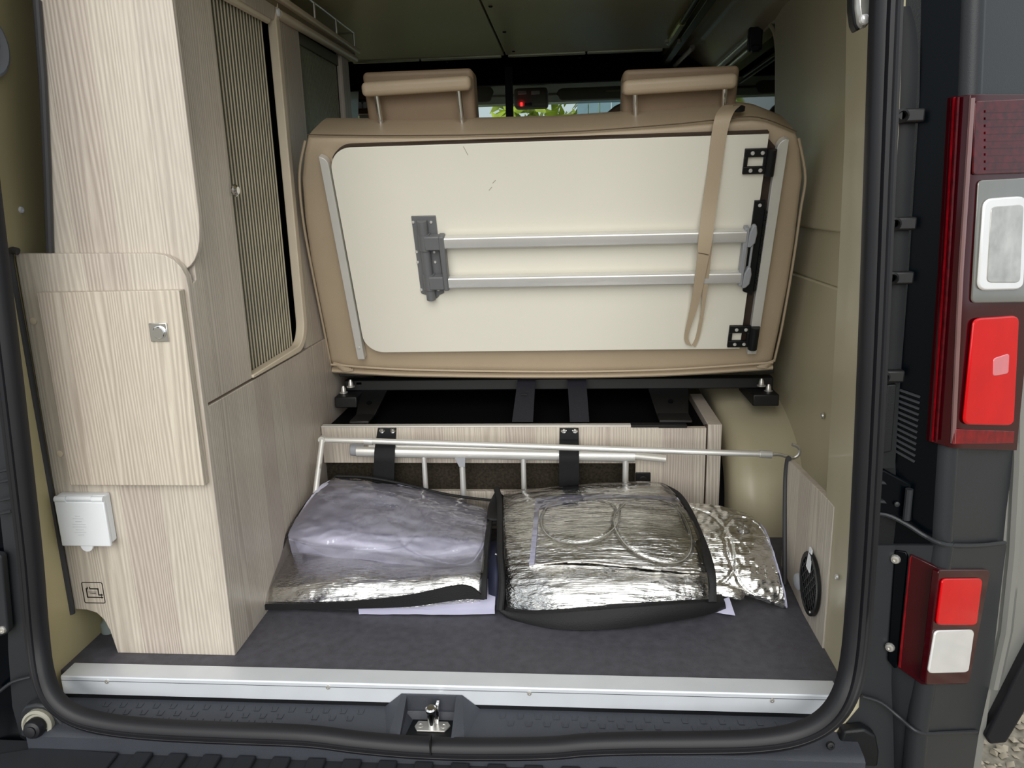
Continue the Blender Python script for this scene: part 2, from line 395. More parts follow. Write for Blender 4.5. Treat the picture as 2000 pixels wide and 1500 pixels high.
# sloped headliner at the right of the bed board
hl = MB()
def headl(u, v):
    t = [(.600, 1.350), (.625, 1.338), (.66, 1.345), (.70, 1.340), (.735, 1.318), (.76, 1.300), (.80, 1.275)]
    i = u * 6; k = min(5, int(i)); f = i - k
    return V((t[k][0] + (t[k+1][0] - t[k][0]) * f, -.04 + v * 3.2, t[k][1] + (t[k+1][1] - t[k][1]) * f))
hl.sheet(headl, 24, 20, lambda p, u, v: p + V((0, 0, .02)))
hl.build('headliner', BEIGER, ce)
# roof shell, outer side shells, front bulkhead: keep the daylight out as the van body does
MB().box((-.95, -.05, 1.36), (.95, 3.6, 1.38)).build('roof_panel', NAVY, ce)
rf = MB(); rf.box((-.70, 2.03, 1.262), (.80, 2.06, 1.40)); rf.build('roof_opening_edge', DARK, ce)
# ---- slide rail and gas strut on the ceiling's right edge
sr_ = thing('bed_rail', (.605, 1.3, 1.32), 'dark metal slide rail along the right edge of the ceiling board', 'rail')
MB().box((.597, .5, 1.305), (.622, 2.2, 1.33)).build('channel', mat('dark_zinc', '4b4f45', .4, .7), sr_, bevel=.002)
MB().box((.624, .5, 1.318), (.629, 2.2, 1.332)).build('lip', ALU2, sr_)
gs = thing('gas_strut', (.57, 1.3, 1.31), 'slim gas strut beside the bed slide rail under the ceiling', 'strut')
MB().tube([(.575, .9, 1.315), (.575, 1.32, 1.315)], .008, 10).build('rod', BLACKP, gs)
MB().tube([(.575, 1.30, 1.315), (.575, 1.60, 1.315)], .012, 10).build('cylinder', mat('olive_metal', '9a9a60', .3, .6), gs)
for dx in (-.018, .022): MB().lathe((.575 + dx, 1.52, 1.308), (0, 0, -1), [(.007, 0), (.007, .008), (.004, .012)], 10).build('nut', STEEL, gs)
gh = thing('grab_handle', (.69, 1.7, 1.3), 'pale straight grab rod under the right headliner', 'handle')
MB().tube([at(1352, 94, 2, 1.318), at(1333, 113, 2, 1.312), at(1312, 135, 2, 1.306)], .009, 12).build('rod', ALUW, gh)
MB().lathe(at(1352, 94, 2, 1.318), (0, -.6, .2), [(.011, -.004), (.0115, .004), (.008, .010)], 12).build('end_cap', ALUW, gh)

# ---- front cab
cab = MB()
cab.box((-.93, 3.15, -.05), (.93, 3.2, .72))                   # dash / front
cab.box((-.93, 2.05, 1.335), (.93, 3.2, 1.36))
tag(cab.build('wall_front', VISOR), kind='structure')
MB().box((-.93, 2.9, 1.325), (.93, 3.2, 1.345)).build('panel', VISOR, bpy.data.objects['wall_front'], bevel=.03)
wi = thing('window_2', (0, 3.17, .72), None, None, kind='structure')
MB().box((-.93, 3.17, .72), (.93, 3.175, 1.335)).build('pane', GLASS, wi)
def visor(x0, x1, zt, zb, label):
    t = thing('sun_visor', ((x0 + x1) / 2, 2.6, zb), label, 'sun visor', 'sun visors above the windscreen')
    MB().prism(arc((x0 + .03, zt - .03), .03, 90, 180, 5, lambda a, b: (a, 2.6, b)) + arc((x0 + .03, zb + .02), .02, 180, 270, 4, lambda a, b: (a, 2.6, b))
               + arc((x1 - .03, zb + .02), .02, 270, 360, 4, lambda a, b: (a, 2.6, b)) + arc((x1 - .03, zt - .03), .03, 0, 90, 5, lambda a, b: (a, 2.6, b)), (0, .022, 0)).build('pad', VISOR, t, bevel=.006, seg=3)
    return t
vz = visor(at(1087, 190, 1, 2.6).x, .60, at(1090, 172, 1, 2.6).z, at(1090, 196, 1, 2.6).z, 'grey sun visor with a small pale label right of the console')
MB().box((.41, 2.594, 1.292), (.475, 2.6, 1.299)).build('label_strip', mat('pale_label', 'b9b79a', .6), vz)
visor(-.52, at(964, 190, 1, 2.6).x, at(950, 168, 1, 2.6).z, at(950, 199, 1, 2.6).z, 'grey sun visor seen beside the left headrest')
oc = thing('overhead_console', at(1032, 190, 1, 2.55), 'grey overhead console with map lamps and a red light', 'console')
a_ = at(1003, 172, 1, 2.55); b_ = at(1070, 208, 1, 2.55)
MB().box((a_.x, 2.55, b_.z), (b_.x, 2.66, a_.z)).build('body', VISOR, oc, bevel=.015, seg=3)
for px in (1020, 1046):
    p = at(px, 181, 1, 2.55); MB().box((p.x - .02, 2.545, p.z - .008), (p.x + .02, 2.55, p.z + .008)).build('map_lamp', WHITEP, oc, bevel=.003)
p = at(1018, 204, 1, 2.55); MB().box((p.x - .004, 2.543, p.z - .008), (p.x + .006, 2.55, p.z + .008)).build('light', LEDR, oc)
p = at(1030, 204, 1, 2.55); MB().box((p.x - .012, 2.544, p.z - .006), (p.x + .022, 2.55, p.z + .006)).build('switch', BLACKP, oc)
st = MB(); a_ = at(986, 150, 1, 1.98); b_ = at(1003, 235, 1, 1.98); st.box((a_.x, 1.98, b_.z), (b_.x, 1.985, 1.32))
tag(st.build('black_strap', WEB), 'black strap hanging before the windscreen between the two headrests', 'strap')
# driver's headrest peeking over the cushion
fs_ = thing('front_seat', at(1195, 205, 1, 2.2), 'brown front seat headrest showing just above the bench cushion', 'seat')
q = at(1210, 206, 1, 2.2)
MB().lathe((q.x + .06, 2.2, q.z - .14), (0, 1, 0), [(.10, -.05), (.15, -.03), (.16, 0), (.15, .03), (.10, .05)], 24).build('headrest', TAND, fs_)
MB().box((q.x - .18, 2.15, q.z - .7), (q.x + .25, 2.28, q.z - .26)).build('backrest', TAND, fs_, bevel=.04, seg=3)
# left of the headrest: small brown rack on the left wall
rk = thing('spice_rack', at(705, 195, 1, 2.3), 'small brown wooden rack behind the left headrest', 'rack')
a_ = at(693, 176, 1, 2.3); b_ = at(718, 193, 1, 2.3); MB().box((a_.x, 2.3, b_.z), (b_.x, 2.36, a_.z)).build('upper_board', BROWN, rk, bevel=.003)
a_ = at(693, 212, 1, 2.3); b_ = at(722, 222, 1, 2.3); MB().box((a_.x, 2.3, b_.z), (b_.x, 2.36, a_.z)).build('lower_board', BROWN, rk, bevel=.003)
a_ = at(690, 166, 1, 2.36); b_ = at(735, 230, 1, 2.36); MB().box((-.702, 2.36, b_.z), (b_.x, 2.37, a_.z)).build('back_panel', VISOR, rk)
for px in (702, 713):
    p = at(px, 206, 1, 2.32); MB().lathe((p.x, 2.325, p.z - .016), (0, 0, 1), [(.011, 0), (.012, .020), (.008, .030)], 10).build('jar', WHITEP, rk)
# outside the windscreen
def bush(name, x, y, r, h, label):
    t = thing(name, (x, y, -.6), label, 'bush', 'bushes beyond the windscreen')
    MB().tube([(x, y, -.6), (x + .05, y, 0), (x, y, .6)], [.06, .05, .03], 8).build('trunk', BROWN, t)
    m = MB(); rr = random.Random(int(x * 10))
    for k in range(1100):
        a, b = rr.uniform(0, 2 * pi), rr.uniform(-.9, 1.4); c = V((x + r * cos(a) * cos(b), y + r * .7 * sin(a) * cos(b), .5 + h * sin(b))) + V([rr.uniform(-.15, .15) for _ in range(3)])
        d1 = V([rr.uniform(-1, 1) for _ in range(3)]).normalized() * .13; d2 = d1.orthogonal().normalized() * .07
        m.add([c - d1, c + d2, c + d1, c - d2], [(0, 1, 2, 3)])
    m.build('foliage', HEDGE, t, smooth=0)
bush('garden_bush', -1.9, 9, .8, 2.3, 'sunlit yellow green bush beyond the windscreen left of the console')
bush('garden_bush', 1.8, 9, .8, 2.3, 'sunlit yellow green bush beyond the windscreen right of the console')
bush('garden_bush', -.05, 9.3, .8, 2.3, 'sunlit yellow green bush beyond the windscreen under the console')
fnc = thing('garden_fence', (.3, 7.9, -.6), 'blue grey board fence beyond the windscreen', 'fence')
for k in range(9):
    x = .32 + k * .13
    MB().box((x, 7.9, -.6), (x + .12, 7.93, 2.3)).build('board', FENCE, fnc)
MB().box((.3, 7.93, .2), (1.5, 7.97, .3)).build('rail', FENCE, fnc)

# ---- ground
g = MB(); g.box((-14, -14, -.64), (14, 14, -.60)); grd = tag(g.build('ground', GRAV), kind='structure')
pb = MB(); rr = random.Random(3)
for k in range(15000):
    x = rr.uniform(.9, 3.4); y = rr.uniform(-1.2, 2.6); r = rr.uniform(.006, .017); a = rr.uniform(0, pi)
    e1 = V((cos(a), sin(a), rr.uniform(-.3, .3))) * r * rr.uniform(1, 1.6); e2 = V((-sin(a), cos(a), rr.uniform(-.3, .3))) * r; e3 = V((0, 0, r * .7)); c = V((x, y, -.60 + r * .4))
    pb.add([c + e1, c + e2, c - e1, c - e2, c + e3, c - e3], [(0,1,4),(1,2,4),(2,3,4),(3,0,4),(1,0,5),(2,1,5),(3,2,5),(0,3,5)])
tag(pb.build('gravel', PEB, smooth=60), 'loose beige and grey gravel beside the van corner', 'gravel', kind='stuff')

# ================================================================== WARDROBE CABINET (left)
wc = thing('wardrobe_cabinet', (-.54, .06, 0), 'tall pale pine wardrobe cabinet with tambour side at left of the opening', 'cabinet')
def xz(y): return lambda a, b: V((a, y, b))
YF = .057
lowc = [at(px, py, 1, YF) for px, py in ((372, 590), (369, 562), (363, 540), (353, 522), (339, 508), (322, 499), (300, 495))]
low = [(-.622, 0), (XC, 0), (XC, .655)] + [(min(p.x, XC), p.z) for p in lowc] + [(-.684, .7515), (-.686, .6), (-.6905, .3), (-.692, .091)]
low += [(-.668, .090), (-.650, .084), (-.638, .070), (-.630, .048)]
MB().prism([xz(YF)(*p) for p in low], (0, .018, 0)).build('front_panel', WOOD, wc, bevel=.0012)
YU = .0757
uc = [at(px, py, 1, YU) for px, py in ((362, 526), (372, 519), (380, 508), (386, 492), (389, 472), (389.5, 445), (388, 420), (362, 210), (336, 0))]
upp = [(at(100, 500, 1, YU).x, .70), (-.43, .70)] + [(p.x, p.z) for p in uc] + [(uc[-1].x, 1.325), (at(80, 0, 1, YU).x - .03, 1.325), (at(76, 0, 1, YU).x, at(76, 0, 1, YU).z), (at(100, 500, 1, YU).x, .745)]
MB().prism([xz(YU)(*p) for p in upp], (0, .011, 0)).build('upper_panel', WOOD, wc, bevel=.0010)
MB().prism([xz(.0872)(*p) for p in [(-.64, .55), (XC - .0165, .55), (XC - .0165, 1.325), (-.56, 1.325), (-.585, 1.157), (-.64, .75)]], (0, .016, 0)).build('inner_panel', WOODG, wc)
# side panels in the plane x = XC
yz = lambda y, z: V((XC - .016, y, z))
MB().prism([yz(*p) for p in [(.075, 0), (1.20, 0), (1.20, .481), (.0757, .481)]], (.016, 0, 0)).build('lower_side_panel', WOODG, wc, bevel=.001)
MB().prism([yz(*p) for p in [(.0757, .4865), (.262, .4865), (.262, 1.325), (.0874, 1.325), (.0874, .70), (.0757, .695)]], (.016, 0, 0)).build('upper_side_panel', WOODG, wc, bevel=.001)
MB().box((XC - .014, .0757, .480), (XC - .005, .262, .488)).build('groove', mat('groove_brown', '6e5e50', .6), wc)
MB().box((XC - .016, .262, 1.206), (XC, .590, 1.246)).build('top_rail', WOODG, wc, bevel=.002)
MB().tube([(XC - .010, .262, 1.200), (XC - .010, .552, 1.204)], .008, 8).build('rail_lip', EDGE, wc)
# pale edge band that frames the tambour: down the far side, round the corner, along the bottom
band_o = [(.590, 1.246)] + arc((.520, .556), .070, 0, -90, 10) + [(.262, .4865)]
band_i = [(.262, .4935)] + arc((.512, .556), .0555, -90, 0, 10)[:] + [(.568, 1.206)]
MB().prism([yz(*p) for p in band_o + band_i], (.020, 0, 0)).build('edge_band', EDGE, wc, bevel=.002)
MB().lathe((XC + .004, .581, 1.224), (1, 0, 0), [(.0085, 0), (.0085, .004), (.005, .006)], 16).build('end_cap', WHITEP, wc)
MB().box((XC - .050, .262, .47), (XC - .045, 1.2, 1.246)).build('cabinet_back', DARK, wc)  # near-black sheet paints the dark inside of the cabinet
# tambour door
td = MB(); td.box((XC - .030, .258, .488), (XC - .026, .556, 1.206)); tdo = td.build('tambour_door', mat('tambour_backing', '2f2d28', .6), wc)
SLAT = mat('tambour_slat', '4b4a42', .35, .2, noise_amt=.06); RIB = mat('tambour_slat_rib', 'cfc4aa', .35)
sm = MB(); y0 = .2625; pw = .0147
sm.box((XC - .026, y0 + .0006, .490), (XC - .018, y0 + pw - .0008, 1.206)); sm.cur = 1
sm.box((XC - .018, y0 + .0055, .490), (XC - .0160, y0 + .0080, 1.206))
s0 = sm.build('slat', [SLAT, RIB], tdo, smooth=0)
for k in range(1, 19): copy_part(s0, tdo, (0, k * pw, 0))
MB().lathe((XC - .016, .268, .848), (1, 0, 0), [(.005, 0), (.004, .010), (.0065, .016), (.0115, .020), (.0115, .023), (.007, .027)], 18).build('knob', CHROME, tdo)
# access door with lock
ad_ = MB(); yd = .0385
c4 = [at(73, 572, 1, yd), at(352, 567, 1, yd), at(397, 949, 1, yd), at(135, 948, 1, yd)]
x0 = (c4[0].x + c4[3].x) / 2; x1 = (c4[1].x + c4[2].x) / 2; z1 = (c4[0].z + c4[1].z) / 2; z0 = (c4[2].z + c4[3].z) / 2
ad_.box((x0, yd, z0), (x1, YF - .0005, z1)); door = ad_.build('door', wood_mat('door_pine_laminate', 'd8cfbe', 'c9bcae', 'd3c9b9', 19.0), wc, bevel=.0012)
lk = MB(); c = at(311, 649, 1, yd - .001)
lk.box((c.x - .0155, yd - .0035, c.z - .0155), (c.x + .0155, yd, c.z + .0155)); lk.build('lock_plate', CHROME, door, bevel=.001)
MB().lathe((c.x + .002, yd - .003, c.z), (0, -1, 0), [(.0112, 0), (.0112, .002), (.0098, .0025), (.0098, .0045), (.009, .0055)], 24).build('push_button', CHROME, door)
for px, py in ((118, 886), (66, 627)):
    p = at(px, py, 1, YF); MB().lathe((p.x, YF, p.z), (0, -1, 0), [(.006, -.001), (.006, .0018), (.0045, .0024)], 14).build('cover_cap', EDGE, wc)
# dark rubber edge strips against the body wall
MB().tube([at(72, 0, 1, .07), at(84, 160, 1, .07), at(92, 330, 1, .07), at(98, 500, 1, .07)], .0062, 10).build('rubber_strip', RUBG, wc)
MB().tube(smoothpath([(-.674, .052, .755), (-.683, .052, .757), (-.6895, .052, .750), (-.6915, .052, .72), (-.692, .052, .6), (-.6945, .052, .4), (-.6955, .052, .25), (-.696, .052, .085)], 5), .0062, 10).build('rubber_strip', RUBG, wc)
# pictogram sticker
ds = MB(); a_ = at(159, 1138, 1, YF); b_ = at(206, 1177, 1, YF); W_ = .040; H_ = .042; cx, cz = (a_.x + b_.x) / 2, (a_.z + b_.z) / 2
yk = YF - .0006
def bar(x, z, x2, z2): ds.box((cx + x * W_, yk, cz + z * H_), (cx + x2 * W_, YF, cz + z2 * H_))
t_ = .035
for s_ in (-1, 1):
    bar(-.43, s_ * .5 - t_/2, .43, s_ * .5 + t_/2); bar(s_ * .5 - t_/2, -.43, s_ * .5 + t_/2, .43)
for sx, sz, a0 in ((1, 1, 0), (-1, 1, 90), (-1, -1, 180), (1, -1, 270)):
    ar = arc((sx * .43, sz * .43), .07 + t_/2, a0, a0 + 90, 4) + arc((sx * .43, sz * .43), .07 - t_/2, a0 + 90, a0, 4)
    ds.prism([V((cx + p[0] * W_, yk, cz + p[1] * H_)) for p in ar], (0, .0006, 0))
for b in ((-.34, -.22, -.29, .22), (-.34, .17, -.27, .22), (-.28, .17, -.24, .28), (-.16, .17, -.12, .28), (-.16, .17, .28, .22), (.23, -.10, .28, .22), (.23, -.13, .38, -.08), (-.34, -.25, .40, -.20)): bar(*b)
for b in ((-.24, .03, .16, .045), (-.18, -.03, .12, -.015), (-.10, -.06, .18, -.05)): bar(*b)
for z in (-.105, -.225): ds.prism([V((cx + x * W_, yk, cz + q * H_)) for x, q in ((.36, z - .06), (.46, z), (.36, z + .06))], (0, .0006, 0))
ds.build('pictogram', INK, wc, smooth=0)
# white flap socket
ws = thing('flap_socket', (-.65, .05, .23), 'white plastic flap socket on the left cabinet below its door', 'socket')
a_ = at(113, 965, 1, .045); b_ = at(222, 1062, 1, .045)
X0, X1, Z0, Z1 = a_.x, a_.x + .0905, b_.z, a_.z
MB().box((X0, .040, Z0 + .004), (X1, YF - .0003, Z1)).build('base', WHITEP, ws, bevel=.003, seg=3)
lidm = MB(); lidm.box((X0 - .001, .033, Z0), (X1 + .001, .0398, Z1 - .010)); lid = lidm.build('lid', WHITEP, ws, bevel=.002, seg=3)
MB().prism([V(((X0 + X1)/2 + p[0], .034, Z0 + .001 + p[1])) for p in arc((0, 0), .0115, 180, 360, 12)], (0, .005, 0)).build('tab', WHITEP, lid)
for s_ in (0, 1):
    xh = X0 if s_ == 0 else X1 - .021; MB().tube([(xh, .037, Z1 - .006), (xh + .021, .037, Z1 - .006)], .0058, 12).build('hinge', WHITEP, ws)
MB().tube([(X0 + .022, .038, Z1 - .005), (X1 - .022, .038, Z1 - .005)], .005, 12).build('hinge', WHITEP, ws)
em = MB()
for k, wd in enumerate((.012, .022, .016, .026, .026, .012, .020, .010)): em.box(((X0 + X1)/2 - wd/2 - .006, .0324, Z0 + .022 + k * .0052), ((X0 + X1)/2 + wd/2 - .006, .0332, Z0 + .0232 + k * .0052))
em.build('embossed_lines', mat('white_emboss', 'd3d6da', .4), lid)
# small pipe fitting seen through the cut-out
pf = thing('pipe_fitting', (-.60, .16, 0), 'translucent pale pipe fitting on the floor inside the cabinet cut-out', 'pipe')
p = at(217, 1242, 1, .13); MB().lathe((p.x, .13, .001), (0, 0, 1), [(.016, 0), (.016, .018), (.010, .024), (.010, .045)], 16).build('body', mat('frosted_plastic', '8f9a98', .3), pf)
MB().tube(smoothpath([(p.x, .13, .04), (p.x - .006, .14, .09), (p.x + .02, .18, .13), (p.x + .06, .26, .14)]), .007, 8).build('hose', BLACKP, pf)

# ================================================================== SECOND CABINET with gallery rail
sc = thing('kitchen_cabinet', (XC, .9, .48), 'pine wall cabinet with greenish tambour and gallery rail behind the wardrobe', 'cabinet')
XS = XC - .006
zt = lambda y: 1.216
MB().box((XS - .016, .591, .482), (XS, .735, 1.230)).build('side_panel', WOODG, sc)
MB().box((XS - .016, 1.080, .482), (XS, 1.150, 1.230)).build('end_stile', WOODG, sc, bevel=.003)
MB().box((XS - .40, 1.146, .482), (XS - .016, 1.150, 1.230)).build('end_panel', WOODG, sc)
MB().tube([(XS + .006, .592, 1.224), (XS + .006, 1.20, 1.232)], .0105, 12).build('edge_rail', EDGE, sc)
MB().box((XS - .24, .10, 1.248), (XC + .014, 1.215, 1.262)).build('top_shelf', EDGE, sc, bevel=.004, seg=3)
MB().box((XC - .012, .262, 1.236), (XC + .002, 1.20, 1.249)).build('shelf_rail', mat('shelf_rail_brown', '7d6f56', .5), sc)
tb = MB().box((XS - .030, .735, .482), (XS - .026, 1.080, 1.225)).build('tambour_door', mat('green_tambour_backing', '4e5040', .6), sc)
MB().box((XS - .026, .735, 1.196), (XS - .010, 1.080, 1.222)).build('top_track', mat('track_grey', '5f5d4e', .5), tb)
SL2 = mat('green_tambour_slat', '7b7d68', .35, noise_amt=.05); sm = MB(); sm.box((XS - .026, .736, .49), (XS - .017, .7465, 1.20)); sm.box((XS - .017, .739, .49), (XS - .0155, .7435, 1.20))
s0 = sm.build('slat', SL2, tb, smooth=0)
for k in range(1, 29): copy_part(s0, tb, (0, k * .0118, 0))
# gallery posts and rod
gy = [at(525, 5, 0, XC + .004).y, at(583, 45, 0, XC + .004).y, at(634, 70, 0, XC + .004).y + .06, at(652, 75, 0, XC + .004).y + .1, 1.195]
gy = [.30, .50, .66, .84, 1.02, 1.195]
grl = thing('gallery_rail', (XC, .8, 1.262), 'thin metal gallery rail standing on top of the left cabinets', 'rail')
for y in gy: MB().tube([(XC + .003, y, 1.259), (XC + .003, y, 1.305)], .0035, 8).build('post', STEEL, grl)
MB().tube([(XC + .003, .2, 1.303), (XC + .003, 1.198, 1.303)], .0028, 8).build('rod', STEEL, grl)
MB().tube([(XC + .003, 1.195, 1.303), (XC - .22, 1.195, 1.303)], .0028, 8).build('rod', STEEL, grl)

# ================================================================== BENCH SEAT
bs = thing('rear_bench', (.18, .75, .29), 'tan leatherette folding bench seat seen from behind above its steel frame', 'bench seat')
def shp(pts, d): return [onT(px, py, d) for px, py in pts]
face = [(600, 268), (593, 300), (588, 350), (594, 430), (606, 510), (624, 600), (636, 660), (644, 705), (650, 722), (800, 726), (1080, 730), (1300, 727), (1495, 716), (1510, 706),
        (1522, 650), (1540, 560), (1554, 470), (1562, 400), (1569, 345), (1564, 290), (1556, 262), (1500, 240), (1470, 236), (1300, 250), (1080, 264), (800, 270)]
fp = shp(face, -.022)
def inset(pts, k):
    c = sum(pts, V()) / len(pts); return [p + (c - p) * k for p in pts]
ck = MB(); n_ = len(fp)
fs0 = [onT(*q, -.022) for q in face]
# layered rings: face, crowned rim, thick body
c0 = sum(fs0, V()) / n_
rings = []
for d, grow in ((0, -.055), (0, -.02), (-.003, -.006), (-.010, 0), (-.05, .004), (-.13, .004), (-.160, .000), (-.175, -.022)):
    rings.append([p + (p - c0) * grow - TN * (-d) for p in fs0])
vs = [c0] + [p for r_ in rings for p in r_]; fcs = [[0, 1 + (i + 1) % n_, 1 + i] for i in range(n_)]
for k in range(len(rings) - 1):
    for i in range(n_): fcs.append([1 + k*n_ + i, 1 + k*n_ + (i+1) % n_, 1 + (k+1)*n_ + (i+1) % n_, 1 + (k+1)*n_ + i])
fcs.append([1 + (len(rings)-1)*n_ + i for i in range(n_)])
ck.add(vs, fcs); back = ck.build('backrest', TAN, bs, smooth=60)
def seam(pts, nm, r, m, par, d=-.018):
    return MB().tube(smoothpath([onT(px, py, d) for px, py in pts], 5), r, 6).build(nm, m, par)
seam([(600, 263), (800, 265), (1080, 259), (1300, 244), (1400, 234), (1480, 229), (1556, 257)], 'stitching', .0012, STITCH, back, -.020)
seam([(596, 275), (585, 340), (592, 430), (610, 530), (634, 650), (646, 712)], 'piping', .003, TAN, back, -.024)
seam([(1560, 270), (1573, 345), (1564, 410), (1548, 520), (1527, 640), (1512, 706)], 'piping', .003, TAN, back, -.024)
# folded lower hem of the cushion
MB().tube(smoothpath([onT(px, py, -.026) for px, py in ((650, 722), (800, 730), (1080, 733), (1300, 729), (1508, 716))], 8), .0085, 10, rb=.012).build('lower_hem', TAN, back)
MB().tube(smoothpath([onT(px, py, -.010) for px, py in ((646, 712), (800, 722), (1080, 726), (1300, 722), (1510, 708))], 8), .003, 8).build('piping', TAN, back)
cr2 = MB()
for k in range(5): cr2.tube(smoothpath([onT(652 + k * 4, 709 + k * 3, -.014), onT(662 + k * 3, 712 + k * 3, -.010), onT(674 + k * 4, 714 + k * 2, -.014)], 4), .0035, 6)
for k in range(4): cr2.tube(smoothpath([onT(1512 - k * 4, 704 + k * 4, -.016), onT(1502 - k * 3, 708 + k * 3, -.010), onT(1490 - k * 4, 710 + k * 2, -.014)], 4), .003, 6)
cr2.build('corner_fold', TAN, back)
MB().box((-.375, .80, .40), (.745, 1.25, .48)).build('seat_cushion', TAN, bs, bevel=.03, seg=4)
# grommet on the cushion's upper right
gp = onT(1440, 212, -.06)
MB().lathe(gp, TU, [(.016, -.004), (.016, .004), (.008, .005), (.008, .001)], 18).build('grommet', BLACKP, bs)
def headrest(pxs, pxe, yt0, yt1, yb0, yb1, plx0, plx1, rods, open_side):
    Y = .615
    a_ = at(pxs, yt0, 1, Y); b_ = at(pxe, yt1, 1, Y); c_ = at(pxs, yb0, 1, Y)
    zt = (a_.z + b_.z) / 2; zb = c_.z; xm = (a_.x + b_.x) / 2; hw = (b_.x - a_.x) / 2
    root = MB(); root.obox((xm, Y + .03, (zt + zb) / 2), (hw, 0, .003), (0, .03, .004), (0, -.003, (zt - zb) / 2))
    h = root.build('headrest', TAN, bs, bevel=.011, seg=4)
    p0 = at(plx0, 200, 1, Y + .10); p1 = at(plx1, 200, 1, Y + .10)
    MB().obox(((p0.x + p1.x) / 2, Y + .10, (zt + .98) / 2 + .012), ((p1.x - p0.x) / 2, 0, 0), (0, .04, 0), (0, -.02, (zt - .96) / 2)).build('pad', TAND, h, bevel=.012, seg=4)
    for px in rods:
        p = at(px, 190, 1, Y + .025); MB().tube([(p.x, Y + .025, zb + .006), (p.x + .003, Y + .045, .985)], .0062, 12).build('chrome_post', CHROME, h)
    return h
h1 = headrest(703, 918, 155, 146, 183, 176, 722, 931, (735, 896), 1)
h2 = headrest(1217, 1442, 149, 143, 180, 166, 1213, 1433, (1241, 1415), 0)
# steel frame under the cushion
fbm = MB(); fbm.box((-.375, .80, .322), (.765, .835, .352)); frame = fbm.build('seat_frame', BLACKM, bs, bevel=.003)
MB().box((-.375, .76, .372), (.755, .80, .385)).build('upper_bar', BLACKM, frame, bevel=.002)
MB().box((-.36, 1.05, .300), (.56, 1.08, .315)).build('rear_bar', BLACKM, frame)
for x0, x1 in ((-.385, -.325), (.700, .765)):
    MB().box((x0, .735, .292), (x1, .90, .322)).build('end_block', BLACKM, bs, bevel=.003)
for x0, x1 in ((-.32, -.27), (.455, .535)):
    br = MB(); br.prism([V((x0 - .012, .80, .325)), V((x1 + .012, .80, .325)), V((x1, .70, .283)), V((x0, .70, .283))], (0, .004, -.004)); br.box((x0, .64, .277), (x1, .74, .284))
    brk = br.build('bracket', BLACKM, bs, bevel=.002)
    MB().lathe(((x0 + x1)/2, .745, .303), (0, -.4, .9), [(.007, 0), (.007, .002), (.004, .002)], 12).build('slot', DARK, brk)
for px, py in ((671, 762), (685, 750), (1501, 759), (1487, 748)):
    p = at(px, py, 1, .775); MB().lathe((p.x, p.y, p.z - .008), (0, 0, 1), [(.011, 0), (.011, .003), (.007, .004), (.0065, .012), (.003, .020)], 12).build('bolt', STEEL, bs)
p = at(701, 749, 1, .80); MB().box((p.x - .007, .80, p.z - .003), (p.x + .007, .805, p.z + .003)).build('clip', WHITEP, bs)
# pale thing glimpsed through the frame gap at right: light from the cabin
# navy webbing straps under the seat
for i, (t0, t1, b0, b1) in enumerate(((1012, 1046, 1000, 1041), (1108, 1144, 1113, 1151))):
    A = at(t0, 735, 1, .79); B = at(t1, 735, 1, .79); Cc = at(b0, 824, 1, .655); Dd = at(b1, 824, 1, .655)
    m = MB(); m.prism([A, B, Dd, Cc], (0, .0025, .001))
    s_ = tag(m.build('navy_strap', NAVYWEB), ('navy webbing strap under the bench seat, left of the pair', 'navy webbing strap under the bench seat, right of the pair')[i], 'strap', 'navy straps under the bench seat')
    p = (A + B + Cc + Dd) / 4
    if i == 0: MB().box((p.x - .008, p.y - .003, p.z + .01), (p.x + .006, p.y - .001, p.z + .013)).build('stitch', BLACKP, s_)

# ================================================================== FOLDING TABLE stowed on the bench back
tb_ = thing('folding_table', TP(.2, 0, 0), 'cream folding table stowed upright on the bench back, legs folded', 'table')
def crn(p, r, a, b): return None
tl = onT(652, 300); tr = onT(1498, 258); brn = onT(1477, 680); bl = onT(708, 688)
def toxs(p): q = p - TP(0, 0, 0); return (q.x, q.dot(TU))
xl, st_ = toxs(onT(660, 400))[0], toxs(onT(1000, 278))[1]; sb_ = toxs(onT(1000, 686))[1]; xr = toxs(onT(1493, 330))[0]
outline = [(xr, sb_)] + [(xr, st_)] + arc((xl + .05, st_ - .05), .05, 90, 180, 10) + arc((xl + .05, sb_ + .05), .05, 180, 270, 10)
MB().prism([TP(x, s, 0) for x, s in outline], -TN * .018).build('tabletop', CREAM, tb_, bevel=.001)
edge_pts = [(xr, st_)] + arc((xl + .05, st_ - .05), .05, 90, 150, 8)
MB().prism([TP(x, s + .0005, -.0015) for x, s in edge_pts] + [TP(x, s + .004, -.0015) for x, s in reversed(edge_pts)], -TN * .0165).build('edge_band', DKEDGE, tb_)
# aluminium guide rails left and right
def rail(x0, x1, s0, s1, rnd, screws):
    m = MB(); o = [(x0, s0), (x1, s0), (x1, s1 - .02)]
    if rnd == 'l': o = [(x0, s0), (x1, s0), (x1, s1 - .02)] + arc((x0, s1 - .02), x1 - x0, 0, 60, 5)[1:] + [(x0, s1)]
    else: o = [(x0, s0), (x1, s0), (x1, s1), (x1 - .004, s1)] + arc((x1, s1 - .02), x1 - x0, 105, 180, 5)
    m.prism([TP(x, s, .004) for x, s in o], -TN * .022); r_ = m.build('guide_rail', ALUW, tb_, bevel=.001)
    for s in screws: screw(r_, TP((x0 + x1) / 2, s, .004), TN, .0035, ALU2)
lx = toxs(onT(645, 400))[0]
rail(xl - .022, xl - .0035, sb_ - .018, toxs(onT(640, 304))[1], 'l', (toxs(onT(700, 678))[1],))
rx0 = toxs(onT(1499, 420, .004))[0]; rx1 = toxs(onT(1519, 420, .004))[0]
